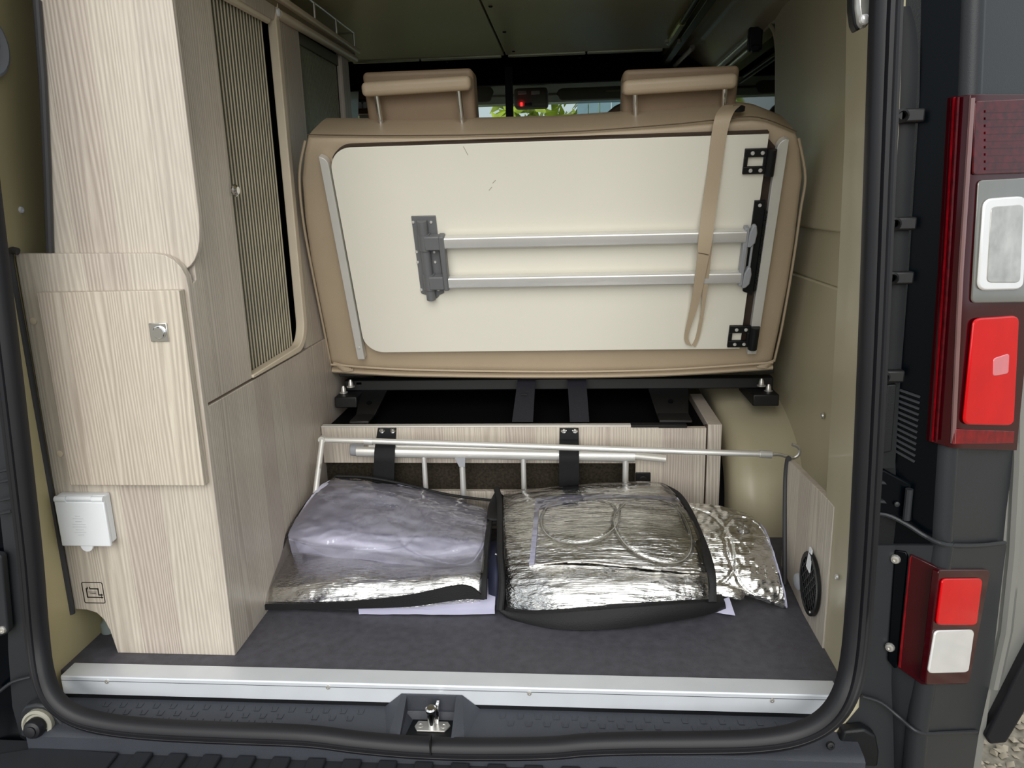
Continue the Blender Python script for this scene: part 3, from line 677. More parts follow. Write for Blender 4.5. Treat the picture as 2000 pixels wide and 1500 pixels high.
rail(rx0, rx1, toxs(onT(1470, 690))[1], toxs(onT(1525, 272))[1], 'r', (toxs(onT(1472, 684))[1],))
MB().prism([TP(xr, sb_ + .0, -.012), TP(rx0, sb_, -.012), TP(rx0, st_ - .03, -.012), TP(xr, st_ - .01, -.012)], -TN * .004).build('gap_strip', DKEDGE, tb_)
# black bracket hinges
def bracket(px0, px1, px2, y0, y1):
    x0 = toxs(onT(px0, (y0+y1)/2, .008))[0]; x1 = toxs(onT(px1, (y0+y1)/2, .008))[0]; x2 = toxs(onT(px2, (y0+y1)/2, .008))[0]
    s1 = toxs(onT(px0, y0, .008))[1]; s0 = toxs(onT(px0, y1, .008))[1]
    q = lambda a, b: (x0 + (x1 - x0) * a, s0 + (s1 - s0) * b)
    m = MB()
    for a, b, c, d in ((0, 0, 1, .30), (0, .68, 1, 1), (0, .30, .17, .68), (.87, .30, 1, .68)):
        A, B = q(a, b), q(c, d); m.prism([TP(A[0], A[1], .008), TP(B[0], A[1], .008), TP(B[0], B[1], .008), TP(A[0], B[1], .008)], -TN * .008)
    h = m.build('hinge_bracket', BLACKP, tb_, bevel=.0012)
    MB().tube([TP((x1 + x2) / 2, s0 - .004, .008), TP((x1 + x2) / 2, s1 - .002, .008)], (x2 - x1) * .55, 12).build('barrel', BLACKP, h)
    for a, b in ((.34, .15), (.78, .15), (.34, .84), (.78, .84)):
        p = q(a, b); screw(h, TP(p[0], p[1], .008), TN, .0045, ALU2)
bracket(1453, 1497, 1514, 292, 341); bracket(1423, 1464, 1481, 638, 679)
# toothed black rack
x0 = toxs(onT(1463, 480, .008))[0]; x1 = toxs(onT(1484, 480, .008))[0]; s1 = toxs(onT(1475, 393, .008))[1]; s0 = toxs(onT(1465, 577, .008))[1]
rk_ = MB().prism([TP(x0, s0 + .01, .007), TP(x1, s0, .007), TP(x1, s1, .007), TP(x0 - .0, s1, .007)], -TN * .007).build('toothed_rack', BLACKP, tb_, bevel=.001)
tm = MB(); N = 17
tm.prism([TP(x1, s0 + .01, .010), TP(x1 + .004, s0 + .012, .010), TP(x1 + .006, s0 + .018, .010), TP(x1, s0 + .022, .010)], -TN * .01)
t0 = tm.build('tooth', BLACKP, rk_, smooth=0); stp = (s1 - s0 - .03) / N
for k in range(1, N): copy_part(t0, rk_, TU * (stp * k))
screw(rk_, TP((x0 + x1) / 2, s1 - .010, .007), TN, .0042, ALU2)
# two aluminium legs folded flat
sA = toxs(onT(1100, 468, .018))[1]; sB = toxs(onT(1100, 547, .018))[1]
xa = toxs(onT(866, 468, .018))[0]; xb = toxs(onT(1455, 467, .018))[0]
for s in (sA, sB):
    m = MB(); hw = .0145; o = arc((.006, .009), .005, 0, 90, 4) + arc((-.006, .009), .005, 90, 180, 4) + arc((-.006, -.009), .005, 180, 270, 4) + arc((.006, -.009), .005, 270, 360, 4)
    m.prism([TP(xa, s + b, .017 + a) for a, b in o], (xb - xa, 0, 0)); m.build('leg', ALU2, tb_, smooth=50)
# grey pivot hinge at the left end
gx0, gx1 = toxs(onT(803, 425, .004))[0], toxs(onT(851, 425, .004))[0]; gs1 = toxs(onT(825, 422, .004))[1]; gs0 = toxs(onT(840, 573, .004))[1]; gm_ = (gx0 + gx1) / 2 - .002
pl = [(gx0, gs1), (gx1, gs1), (gx1, gs0)] + arc((gm_ + .003, gs0), .016, -20, -160, 6) + [(gx0, gs0)]
hg = MB().prism([TP(x, s, .004) for x, s in pl], -TN * .004).build('pivot_hinge', GREYP, tb_, bevel=.0015)
MB().tube([TP(gm_ - .001, gs0 - .012, .012), TP(gm_ - .001, gs1 - .008, .012)], .0112, 14).build('pivot_tube', GREYP, hg)
for s in (sA, sB):
    MB().tube([TP(gm_, s - .019, .012), TP(gm_, s + .019, .012)], .0145, 16).build('collar', GREYP, hg)
    MB().prism([TP(gm_, s - .017, .027), TP(xa + .004, s - .017, .027), TP(xa + .004, s + .017, .027), TP(gm_, s + .017, .027)], -TN * .02).build('socket', GREYP, hg, bevel=.003, seg=3)
MB().prism([TP(xa - .010, sB - .018, .030), TP(xa + .003, sB - .018, .030), TP(xa + .003, sA + .018, .030), TP(xa - .010, sA + .018, .030)], -TN * .026).build('cross_plate', GREYP, hg, bevel=.003)
for px, py in ((807, 434), (842, 434), (814, 492), (848, 492), (816, 512), (850, 512), (823, 566), (856, 566)):
    p = toxs(onT(px, py, .004)); screw(hg, TP(p[0], p[1], .004), TN, .0036, ALU2)
# grey clips at the right end
cpl = MB().prism([TP(xb - .004, sB - .020, .026), TP(xb + .006, sB - .020, .026), TP(xb + .006, sA + .020, .026), TP(xb - .004, sA + .020, .026)], -TN * .022).build('end_plate', LGREYP, tb_, bevel=.002)
for s in (sA, sB):
    MB().prism([TP(xb + .005 + a * .009, s + b * .026, .026) for a, b in ((0, -1), (1, -1), (1.9, -.6), (2.1, .3), (1.7, 1), (.9, 1), (.2, .4))], -TN * .014).build('latch', LGREYP, cpl, bevel=.003, seg=3)
MB().tube([TP(xb + .017, sB, .02), TP(xb + .017, sA, .02)], .0028, 8).build('link_rod', LGREYP, cpl)
# scuff marks on the table top
sc_ = MB()
for (a, b, c, d) in ((905, 286, 914, 303), (955, 372, 961, 365), (962, 358, 968, 352)):
    p = onT(a, b, .0003); q = onT(c, d, .0003); e = (q - p).normalized().cross(TN) * .0007; sc_.add([p - e, p + e, q + e, q - e], [(0, 1, 2, 3)])
sc_.build('scuff', mat('scuff_grey', 'a9a491', .6), tb_)

# tan retaining strap over the table
sp_ = thing('retaining_strap', onT(1380, 450, .03), 'tan leatherette strap with a loop end hanging down over the cream table', 'strap')
def ribbon(L, Rr, d, nm, par, th=.0025):
    l = smoothpath([onT(px, py, dd) for (px, py), dd in zip(L, d)], 6); r = smoothpath([onT(px, py, dd) for (px, py), dd in zip(Rr, d)], 6)
    n = len(l) - 1
    return MB().sheet(lambda u, v: l[round(v * n)].lerp(r[round(v * n)], u), 3, n, lambda p, u, v: p - TN * th).build(nm, TAN, par, smooth=60)
b1 = ribbon([(1412, 206), (1398, 225), (1390, 262), (1382, 330), (1372, 400), (1364, 470), (1360, 520), (1350, 590), (1337, 655), (1340, 672)],
            [(1448, 205), (1432, 222), (1420, 262), (1410, 330), (1400, 400), (1391, 470), (1381, 520), (1366, 590), (1345, 655), (1352, 677)],
            [-.07, -.012, .004, .010, .018, .038, .038, .022, .010, .008], 'front_strip', sp_)
b2 = ribbon([(1366, 470), (1372, 530), (1370, 600), (1360, 655), (1352, 674)], [(1392, 470), (1386, 530), (1377, 600), (1367, 655), (1358, 678)],
            [.034, .030, .018, .007, .006], 'rear_strip', sp_)
MB().tube(smoothpath([onT(px, py, .041) for px, py in ((1364, 494), (1376, 496), (1384, 498))], 3), .0009, 5).build('stitching', STITCH, sp_)
for L in (((1404, 262), (1394, 330), (1384, 400)), ):
    pass

# ================================================================== BENCH BOX
bb = thing('bench_box', (.1, .63, 0), 'low pale pine box under the bench seat holding the ladder', 'box')
YB = .625
zt_, zl, zbm = .272, .1965, .150
MB().box((-.389, YB, .178), (.452, YB + .016, zt_)).build('top_board', WOODG, bb, bevel=.0008)
MB().box((.3975, YB - .002, 0), (.566, YB + .016, zt_ - .003)).build('right_board', WOODG, bb, bevel=.001)
MB().box((-.389, YB, 0), (.3975, YB + .016, .102)).build('lower_board', WOODG, bb, bevel=.001)
MB().box((.571, YB + .004, 0), (.604, YB + .30, zt_ + .004)).build('end_board', WOODG, bb, bevel=.001)
MB().box((.565, YB + .010, 0), (.572, YB + .02, zt_)).build('gap_strip', DKEDGE, bb)
MB().box((-.389, YB + .018, .09), (.40, YB + .026, .22)).build('felt_panel', FELT, bb)
MB().box((-.389, YB - .001, zt_), (.405, YB + .018, zt_ + .004)).build('top_edge', ALUW, bb, bevel=.001)
MB().box((.385, YB - .003, zt_ - .001), (.52, YB + .02, zt_ + .005)).build('hinge_strip', BLACKP, bb, bevel=.001)
MB().box((-.389, YB + .018, .255), (.57, 1.25, .258)).build('box_floor', DARK, bb)  # this and the back panel paint the shade under the seat near-black
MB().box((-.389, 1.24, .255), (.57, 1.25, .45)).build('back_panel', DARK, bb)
a_ = at(1241, 922, 1, YB - .002); b_ = at(1270, 949, 1, YB - .002)
skm = MB(); skm.box((a_.x, YB - .006, b_.z), (b_.x, YB - .002, a_.z)); sk = skm.build('socket', BLACKP, bb, bevel=.002)
MB().lathe(((a_.x + b_.x) / 2, YB - .006, (a_.z + b_.z) / 2), (0, -1, 0), [(.010, 0), (.010, .003), (.0075, .0035), (.007, .001)], 20).build('socket_ring', BLACKM, sk)
# ================================================================== LADDER
la = thing('ladder', (-.05, .595, .05), 'aluminium folding ladder lying on edge, strapped to the bench box', 'ladder')
def yt(px, py, Y): return at(px, py, 1, Y)
YL = .590
p0 = yt(697, 882, YL); p1 = yt(1240, 892, YL); p2 = yt(1198, 889, YL + .004); p3 = yt(1300, 899, YL + .004)
MB().tube([p0, p1], .0135, 14, rb=.0095).build('rail', ALU2, la, smooth=60)
MB().tube([yt(722, 872, YL + .012), yt(1235, 880, YL + .012)], .010, 12).build('rail', ALU2, la, smooth=60)
MB().tube([p2 + V((0, 0, .004)), p3 + V((0, 0, .004))], .0095, 12).build('rail', ALUW, la, smooth=60)
MB().tube([yt(684, 878, YL + .006), yt(712, 880, YL + .006)], .0155, 14, rb=.011).build('end_plug', LGREYP, la, bevel=.003)
for px, r in ((828, .0065), (902, .0075), (1022, .0065), (1222, .0075)):
    a_ = yt(px, 890, YL); MB().tube([a_, (a_.x, YL, .03)], r, 12).build('rung', ALU2, la)
MB().tube([(p0.x, YL, .035), (p1.x + .05, YL, .045)], .0135, 14, rb=.0095).build('rail', ALU2, la, smooth=60)
a_ = yt(902, 890, YL); MB().prism([V((a_.x - .016, YL - .011, a_.z - .002)), V((a_.x + .010, YL - .011, a_.z - .002)), V((a_.x + .008, YL - .011, a_.z - .025)), V((a_.x - .006, YL - .011, a_.z - .025))], (0, .004, 0)).build('gusset', LGREYP, la)
# black straps over the ladder
for i, (t0, t1, k0, k1, e0, e1, lb) in enumerate(((738, 774, 731, 771, 727, 768, 'left black webbing strap holding the ladder to the bench box'), (1093, 1130, 1092, 1131, 1092, 1131, 'right black webbing strap holding the ladder to the bench box'))):
    r_ = thing('ladder_strap', yt((t0 + t1) / 2, 835, YB), lb, 'strap', 'black straps around the ladder')
    ys = [(836, YB - .004), (858, YB - .006), (872, .584), (895, .572), (925, .582), (960, .590), (985, .592)]
    def fn(u, v, t0=t0, t1=t1, k0=k0, k1=k1, e0=e0, e1=e1):
        j = v * (len(ys) - 1); k = min(len(ys) - 2, int(j)); f = j - k
        py = ys[k][0] + (ys[k+1][0] - ys[k][0]) * f; Y = ys[k][1] + (ys[k+1][1] - ys[k][1]) * f
        if py < 880: q = (py - 836) / 44; xa_, xb_ = t0 + (k0 - t0) * q, t1 + (k1 - t1) * q
        else: q = (py - 880) / 105; xa_, xb_ = k0 + (e0 - k0) * q, k1 + (e1 - k1) * q
        return yt(xa_ + (xb_ - xa_) * u, py, Y)
    wb = MB().sheet(fn, 4, 24, lambda p, u, v: p + V((0, .002, 0))).build('webbing', WEB, r_, smooth=60)
    for px in ((t0 * .75 + t1 * .25) - 1, (t0 * .22 + t1 * .78) + 1):
        p = yt(px, 842, YB - .005); MB().lathe((p.x, p.y + .001, p.z), (0, -1, 0), [(.0072, 0), (.0072, .0015), (.005, .004), (.002, .0045)], 14).build('rivet', CHROME, wb)
# ================================================================== CRANK POLE
cp = thing('crank_pole', yt(1000, 870, .555), 'aluminium awning crank pole with hooked end lying across the ladder', 'pole')
A = yt(630, 859, .56); B = yt(716, 861, .56); Cc = yt(1492, 887, .535)
MB().tube([A, B], .0068, 12).build('end_section', ALUW, cp)
MB().tube([B, Cc], .0072, 12).build('tube', ALU2, cp)
MB().tube([yt(712, 861, .56), yt(728, 862, .56)], .0088, 12).build('joint', ALU2, cp)
MB().tube([yt(1484, 886.5, .535), yt(1507, 888, .535)], .0092, 14).build('ferrule', ALU2, cp)
hk = [(1507, 888), (1520, 887.5), (1530, 890), (1538, 892), (1550, 894), (1559, 889), (1562, 880), (1557, 872), (1547, 868)]
MB().tube(smoothpath([yt(x, y, .535) for x, y in hk], 5), .0042, 10).build('hook', STEEL, cp)
D0 = yt(630, 858, .56); D1 = yt(616, 964, .49)
MB().tube([D0 + V((0, 0, .003)), D1], .0068, 12).build('handle_section', ALUW, cp)
MB().tube([D0.lerp(D1, .45), D0.lerp(D1, .55)], .0074, 12).build('joint', STEEL, cp)
MB().lathe(D0 + V((0, -.008, 0)), (0, 1, 0), [(.009, 0), (.009, .016)], 14).build('knuckle', ALUW, cp)

# ================================================================== REAR SILL, SEAL, BUMPER
ts = thing('trim_1', (0, -.03, -.02), None, None, kind='structure')
MB().prism([V((-.683, .020, .0005)), V((-.683, .020, .0026)), V((-.683, -.0185, .0026)), V((-.683, -.0205, .0005)), V((-.683, -.0205, -.034)), V((-.683, -.018, -.034)), V((-.683, -.018, .0005))], (1.368, 0, 0)).build('aluminium_strip', mat('sill_aluminium', 'dfe3e8', .36, .25, noise_amt=.05, bump=.05, bump_scale=50, aniso=(1, 40, 40)), ts, bevel=.0006)
MB().box((-.683, -.0210, -.0062), (.685, -.0204, -.0052)).build('groove_line', mat('dark_groove', '6d7075', .5, .5), ts)
for px, py in ((209, 1331), (641, 1342), (1034, 1354), (1508, 1368)):
    screw(ts, at(px, py, 1, -.0205), (0, -1, 0), .0042, STEEL)
sl = thing('sill_plate', (0, -.06, -.055), 'dark grey plastic sill plate with tread marks under the aluminium strip', 'sill')
def sillf(u, v):
    x = -.70 + 1.40 * u; y = -.019 - .083 * v
    z = -.041 - .014 * v - .004 * sstep(.9, 1, v) - (.016 if abs(x - .005) < .047 and y < -.03 and y > -.095 else 0)
    return V((x, y, z))
MB().sheet(sillf, 120, 16, lambda p, u, v: V((p.x, p.y, p.z - .03))).build('plate', SILLP, sl)
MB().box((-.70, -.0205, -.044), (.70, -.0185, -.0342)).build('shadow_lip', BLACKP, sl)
um = MB(); w_, h_, t_ = .0125, .0100, .0016
def uz(x, y): return V((x, y, -.0412 - .1687 * (-y - .019)))
ux, uy = -.60, -.042
pts_o = [(-w_/2, 0), (-w_/2 + .0015, -h_), (w_/2 - .0015, -h_), (w_/2, 0), (w_/2 - t_, 0), (w_/2 - t_ - .0012, -h_ + t_), (-w_/2 + t_ + .0012, -h_ + t_), (-w_/2 + t_, 0)]
um.prism([uz(ux + a, uy + b) + V((0, 0, -.0005)) for a, b in pts_o], (0, 0, .0017))
u0 = um.build('tread_mark', SILLP, sl, smooth=0)
n = 0
for r_ in range(4):
    y = -.0295 - .0150 * r_
    k = 0
    while True:
        x = -.625 + .031 * k + (.0155 if r_ % 2 else 0); k += 1
        if x > .62: break
        if -.125 < x < .115: continue
        if r_ >= 2 and -.27 < x < .26: continue
        if r_ == 0 and abs(x) > .61: continue
        if any(abs(x - sx) < .017 and abs(y - .005 - sy) < .012 for sx, sy in ((-.605, -.05), (-.40, -.052), (-.248, -.053), (.402, -.054), (.605, -.054))): continue
        if n == 0: u0.location = uz(x, y) - uz(ux, uy)
        else: copy_part(u0, sl, uz(x, y) - uz(ux, uy) - u0.location)
        n += 1
for px, py in ((190, 1374), (410, 1379), (584, 1386), (1297, 1403), (1546, 1408)):
    p = at(px, py, 2, -.0475); MB().lathe(p + V((0, 0, -.001)), (0, -.13, 1), [(.0125, 0), (.0118, .0022), (.009, .0022), (.0085, .0008), (.006, .0008), (.0055, .0022), (.0025, .0024), (.002, .0010)], 18).build('screw', BLACKP, sl)
# latch housing and striker
xl_, xr_ = at(785, 1370, 1, -.06).x, at(884, 1372, 1, -.06).x
lh = MB()
for xs, sg in ((xl_, -1), (xr_, 1)):
    lh.add([(xs, -.022, -.014), (xs, -.0905, -.046), (xs, -.0905, -.070), (xs, -.022, -.070), (xs + sg*.010, -.022, -.014), (xs + sg*.042, -.022, -.0415), (xs + sg*.022, -.0905, -.0535), (xs + sg*.004, -.0905, -.046)],
           [(0, 1, 2, 3), (0, 4, 7, 1), (4, 5, 6, 7), (1, 7, 6, 2), (0, 3, 5, 4)])
lh.box((xl_, -.026, -.070), (xr_, -.022, -.014))
lho = lh.build('latch_housing', SILLP, sl, smooth=0)
MB().box((xl_ + .001, -.0905, -.0600), (xr_ - .001, -.026, -.0565)).build('pocket_floor', BLACKP, lho)
stk = thing('latch_striker', ((xl_ + xr_) / 2, -.050, -.056), 'bright metal latch striker in the black pocket at centre of the sill', 'latch')
xc_ = (xl_ + xr_) / 2 + .004
MB().prism([V((xc_ + a, -.052 + b, -.0565)) for a, b in ((-.026, .012), (-.030, -.002), (-.024, -.013), (.024, -.013), (.032, .002), (.026, .012))], (0, 0, .003)).build('base_plate', STEEL, stk, bevel=.001)
MB().tube([(xc_, -.052, -.055), (xc_, -.052, -.024)], .0070, 14).build('pin', CHROME, stk)
MB().lathe((xc_, -.052, -.026), (0, -.2, 1), [(.0070, 0), (.0092, .003), (.0092, .008), (.0065, .010)], 16).build('pin_head', CHROME, stk)
MB().prism([V((xc_ + .006, -.048, -.054)), V((xc_ + .011, -.048, -.054)), V((xc_ + .012, -.044, -.018)), V((xc_ + .006, -.044, -.018))], (0, .012, 0)).build('backing', CHROME, stk, bevel=.001)
for s_ in (-1, 1): MB().lathe((xc_ + s_ * .020, -.052, -.0540), (0, 0, 1), [(.0058, 0), (.0058, .001), (.0035, .0012), (.003, .0004)], 14).build('rivet', STEEL, stk)

# rubber door seal all around the opening
def sealY(py): return -.060 - .032 * sstep(1180, 1420, py)
spx = [(-122, -440), (-72, -40), (-40, 250), (-5, 540), (22, 760), (42, 930), (60, 1090), (72, 1230), (84, 1315), (106, 1365), (150, 1398), (220, 1416), (320, 1426), (450, 1432), (600, 1438), (700, 1450), (800, 1459), (900, 1463), (1000, 1463),
       (1080, 1461), (1150, 1455), (1250, 1452), (1370, 1451), (1470, 1448), (1550, 1436), (1610, 1408), (1648, 1360), (1668, 1285), (1680, 1150), (1692, 950), (1706, 650), (1718, 330), (1729, 40), (1732, -40), (1742, -440)]
path = smoothpath([at(px, py, 1, sealY(py)) for px, py in spx], 5)
cen = V((0, 0, .6)); nr = []
for i, p in enumerate(path):
    t = (path[min(i + 1, len(path) - 1)] - path[max(i - 1, 0)]); t.y = 0; t.normalize()
    nn = V((t.z, 0, -t.x)); nr.append(nn if nn.dot(p - cen) > 0 else -nn)
prof = [(-.021, -.004), (-.020, .010), (-.014, .016), (-.006, .018), (-.003, .012), (0, .016), (.006, .016), (.008, .010), (.011, .012), (.015, .011), (.017, .006), (.021, .006), (.023, -.004)]
prof = [(a * .94, b) for a, b in prof]
dsl = thing('door_seal', (0, -.07, -.06), 'thick black rubber door seal running around the rear opening', 'seal')
MB().sweep(path, nr, prof).build('seal_profile', RUBBER, dsl, smooth=50)
p = at(840, 1462, 1, -.112); MB().box((p.x - .0012, -.112, p.z - .014), (p.x + .0012, -.098, p.z + .016)).build('joint', BLACKM, dsl)

# bumper with step pads
bp = thing('rear_bumper', (0, -.2, -.6), 'dark grey plastic rear bumper step with ribbed tread across the bottom', 'bumper')
MB().prism([V((-.90, -.075, -.088)), V((-.90, -.30, -.092)), V((-.90, -.36, -.12)), V((-.90, -.38, -.40)), V((-.90, -.075, -.40))], (1.60, 0, 0)).build('step', BODYG, bp, bevel=.004)
pm = MB(); pm.prism([V((-.505, -.104, -.0885)), V((-.474, -.104, -.0885)), V((-.474, -.335, -.095)), V((-.505, -.335, -.095))], (0, 0, .0075))
pad = pm.build('tread_pad', BODYG, bp, bevel=.0022)
for k in range(1, 19): copy_part(pad, bp, (k * .0605, 0, 0))
MB().prism([V((-.68, -.098, -.0885)), V((-.535, -.106, -.0885)), V((-.535, -.335, -.095)), V((-.88, -.335, -.095)), V((-.88, -.16, -.0885))], (0, 0, .006)).build('left_pad', BODYG, bp, bevel=.002)
MB().box((-.60, -.100, -.088), (.63, -.092, -.070)).build('rear_lip', BLACKP, bp, bevel=.002)

# ---- right rear pillar and corner (outer body)
F0 = [(1753, -460), (1740, 190), (1728, 530), (1702, 880), (1697, 1000), (1690, 1062), (1680, 1115), (1672, 1330), (1652, 1400), (1640, 1560)]
F1 = [(1806, -460), (1796, 190), (1775, 530), (1748, 880), (1752, 1000), (1745, 1062), (1742, 1115), (1738, 1330), (1742, 1430), (1745, 1560)]
RD = [(1928, -460), (1902, 190), (1879, 530), (1857, 880), (1850, 1000), (1846, 1062), (1838, 1115), (1812, 1330), (1796, 1430), (1785, 1560)]
OU = [(2148, -460), (2062, 190), (2020, 530), (1984, 880), (1968, 1000), (1962, 1062), (1955, 1115), (1930, 1330), (1908, 1430), (1888, 1560)]
def col(L, y): return [at(px, py, 1, y) for px, py in L]
cF0, cF1, cR, cO = col(F0, -.040), col(F1, -.036), col(RD, -.070), col(OU, .060)
def strip(cols, r0, r1, nm, m, par, off=V(), th=.03, sub=3, bevel=0, rows=None):
    idx = list(range(r0, r1 + 1)); nv = len(idx) - 1; nu = (len(cols) - 1) * sub
    def fn(u, v):
        x = u * (len(cols) - 1); k = min(len(cols) - 2, int(x + 1e-6)); f = x - k
        i = idx[round(v * nv)]
        a, b = cols[k][i], cols[k + 1][i]
        return a.lerp(b, f) + off
    return MB().sheet(fn, nu, nv, lambda p, u, v: p + V((-.004, th, 0))).build(nm, m, par, smooth=40, bevel=bevel)
wrr = tag(MB().box((.72, .02, -.06), (.84, .06, 1.36)).build('wall_rear_right', NAVY), kind='structure')
strip([cF0, cF1], 0, 5, 'jamb_face', BLACKP, wrr)
strip([cF1, cR], 0, 5, 'jamb_panel', NAVY, wrr, sub=4)
strip([cR, cO], 0, 1, 'upper_corner', BODYG, wrr, th=.02)
strip([cR, cO], 1, 5, 'corner_panel', BODYG, wrr, th=.02, off=V((0, .004, 0)))
tr0 = [at(1848, 890, 1, -.066), at(1846, 980, 1, -.066)]
# rounded ridge between jamb and corner
MB().tube([p + V((0, .016, 0)) for p in cR[:6]], .017, 12).build('ridge', BODYG, wrr)
# outer skin of the van side
MB().prism([V((.975, .065, -.30)), V((.985, 3.3, -.30)), V((.975, 3.3, .6)), V((.965, .065, .6))], (-.02, 0, 0)).prism([V((.965, .065, .6)), V((.965, 1.0, .6)), V((.90, 1.0, 1.38)), V((.90, .065, 1.38))], (-.02, 0, 0)).build('side_skin', SILVP, wrr, smooth=0)
# bumper corner
rows = [5, 6, 7, 8, 9]
off = V((0, -.006, 0))
strip([cF0, cF1], 5, 9, 'right_corner_jamb', BODYG, bp, off=off)
strip([cF1, cR], 5, 9, 'right_corner_inner', BODYG, bp, off=off, sub=4)
strip([cR, cO], 5, 9, 'right_corner', BODYG, bp, off=off, th=.02)
MB().tube([p + off + V((0, .016, 0)) for p in cR[5:]], .017, 12).build('corner_ridge', BODYG, bp)
# seam steps of the bumper corner
MB().tube(smoothpath([at(1690, 1003, 1, -.050), at(1730, 1005, 1, -.048), at(1770, 1024, 1, -.056), at(1808, 1048, 1, -.067), at(1846, 1064, 1, -.079), at(1905, 1066, 1, -.018), at(1962, 1060, 1, .05)], 4), .0035, 8).build('upper_edge', BODYG, bp)
MB().tube(smoothpath([at(1684, 1360, 1, -.052), at(1720, 1372, 1, -.052), at(1755, 1400, 1, -.060), at(1796, 1431, 1, -.079), at(1850, 1431, 1, -.03), at(1908, 1428, 1, .04)], 4), .003, 8).build('lower_edge', BODYG, bp)
# cover flap low on the corner
fl_ = [at(px, py, 1, -.066) for px, py in ((1648, 1428), (1690, 1424), (1712, 1438), (1718, 1470), (1715, 1500), (1640, 1494), (1640, 1450))]
MB().prism(fl_, (0, .02, 0)).build('cover_flap', BLACKP, bp, bevel=.005, seg=3)
for px, py in ((1598, 1482), (1622, 1456)): screw(bp, at(px, py, 1, -.085), (0, -1, .3), .007, BLACKP)
MB().box((.60, -.088, -.16), (.70, -.04, -.075)).build('right_filler', BLACKP, bp)

# details of the jamb: curved cable cover, clips, louvres, hinge pocket, plug
cv_ = MB()
cl = [(1752, 14), (1758, 60), (1757, 150), (1750, 300), (1744, 450), (1738, 600), (1728, 740), (1715, 830), (1700, 914)]
cr1 = [(1778, 12), (1790, 60), (1793, 130), (1786, 260), (1778, 400), (1772, 520), (1764, 640), (1757, 760), (1748, 914)]
A1 = smoothpath([at(px, py, 1, -.047) for px, py in cl], 4); A2 = smoothpath([at(px, py, 1, -.047) for px, py in cr1], 4); nA = len(A1) - 1
cv_.sheet(lambda u, v: A1[round(v * nA)].lerp(A2[round(v * nA)], u) + V((0, -.002 * sin(pi * u), 0)), 6, nA, lambda p, u, v: V((p.x, -.034, p.z)))
cvo = thing('cable_cover', at(1765, 900, 1, -.04), 'black plastic strip with clips on the right door jamb', 'cover')
cv_.build('strip', mat('cover_black', '1f2022', .5, spec=.2), cvo, smooth=50)
for px, py, w2 in ((1772, 226, .020), (1757, 437, .020), (1752, 543, .020), (1735, 735, .020)):
    p = at(px, py, 1, -.056); cm = MB().box((p.x - .011, -.060, p.z - .009), (p.x + .022, -.040, p.z + .009)); cc = cm.build('clip', BLACKM, cvo, bevel=.003)
    MB().lathe((p.x - .008, -.058, p.z), (0, -1, 0), [(.009, 0), (.009, .003), (.006, .005), (.0045, .002)], 16).build('clip_head', BLACKM, cc)
inn = [at(px, py, 1, -.055) for px, py in ((1732, 752), (1752, 750), (1742, 882), (1722, 886))]
MB().prism(inn, (0, .012, 0)).build('inner_cover', BLACKP, cvo, bevel=.002)
def onA(px, py, off=.0):
    p0, p1, p2 = cF1[3], cR[3], cR[2]; n = (p1 - p0).cross(p2 - p0).normalized(); n = n if n.y < 0 else -n
    return onplane(px, py, p0 + n * off, n), n
def onB(px, py, off=.0, rows=(1, 3)):
    p0, p1, p2 = cR[rows[1]], cO[rows[1]], cR[rows[0]]; n = (p1 - p0).cross(p2 - p0).normalized(); n = n if n.y < 0 else -n
    return onplane(px, py, p0 + n * off, n), n
for k in range(12):
    f = k / 11
    a_, n_a = onA(1757 - 10 * f, 762 + 118 * f, .001); b_, _ = onA(1797 - 11 * f, 776 + 126 * f, .001)
    MB().tube([a_, b_], .0022, 6).build('louvre', BODYG, wrr)
# hinge pocket
hp = thing('hinge_pocket', at(1740, 960, 1, -.05), 'dark hinge pocket with two tabs below the louvres on the right jamb', 'hinge')
MB().prism([at(px, py, 1, -.050) for px, py in ((1693, 920), (1728, 918), (1760, 935), (1782, 946), (1785, 1020), (1768, 1018), (1728, 1003), (1691, 1000))], (0, .012, 0)).build('cover', NAVY, hp, bevel=.003)
MB().tube([at(1776, 955, 1, -.058), at(1770, 1015, 1, -.058)], .0055, 10).build('pin', BODYG, hp)
for py in (941, 978): MB().prism([at(px, p_, 1, -.058) for px, p_ in ((1703, py), (1728, py), (1733, py + 6), (1705, py + 4))], (0, .01, 0)).build('tab', BODYG, hp, bevel=.001)
MB().lathe(at(1751, 984, 1, -.052), (0, -1, 0), [(.004, 0), (.004, .003), (.002, .004)], 10).build('stud', BODYG, hp)
MB().lathe(at(1697, 1026, 1, -.050), (0, -1, 0), [(.013, -.004), (.013, .003), (.009, .004), (.008, .001), (.004, .001), (.003, .003)], 18).build('plug', RUBBER, bp)

# ================================================================== TAIL LAMP
tl_ = thing('tail_lamp', onB(1900, 860)[0], 'tall red tail lamp with clear reversing light on the right rear corner', 'lamp')
L1 = [(1856, 190), (1836, 530), (1813, 862)]
cL = [at(px, py, 1, -.060) for px, py in L1]
def lampcol(L, y): return [at(px, py, 1, y) for px, py in L]
rr_ = lampcol([(1901, 184), (1878, 530), (1862, 876)], -.084); oo_ = lampcol([(2066, 184), (2020, 530), (1986, 880)], .040)
def lamp(u, v, o=0):
    j = v * 2; k = min(1, int(j + 1e-6)); f = j - k
    a, b, c = (X[k].lerp(X[k + 1], f) for X in (cL, rr_, oo_))
    # soft ridge: quadratic blend near the ridge
    if u < .36: p = a.lerp(b, u / .36)
    else: p = b.lerp(c, (u - .36) / .64)
    if abs(u - .36) < .08:
        q0 = a.lerp(b, .28 / .36); q1 = b.lerp(c, .08 / .64); t = (u - .28) / .16
        p = q0 * (1 - t) ** 2 + b * 2 * t * (1 - t) + q1 * t * t
    return p
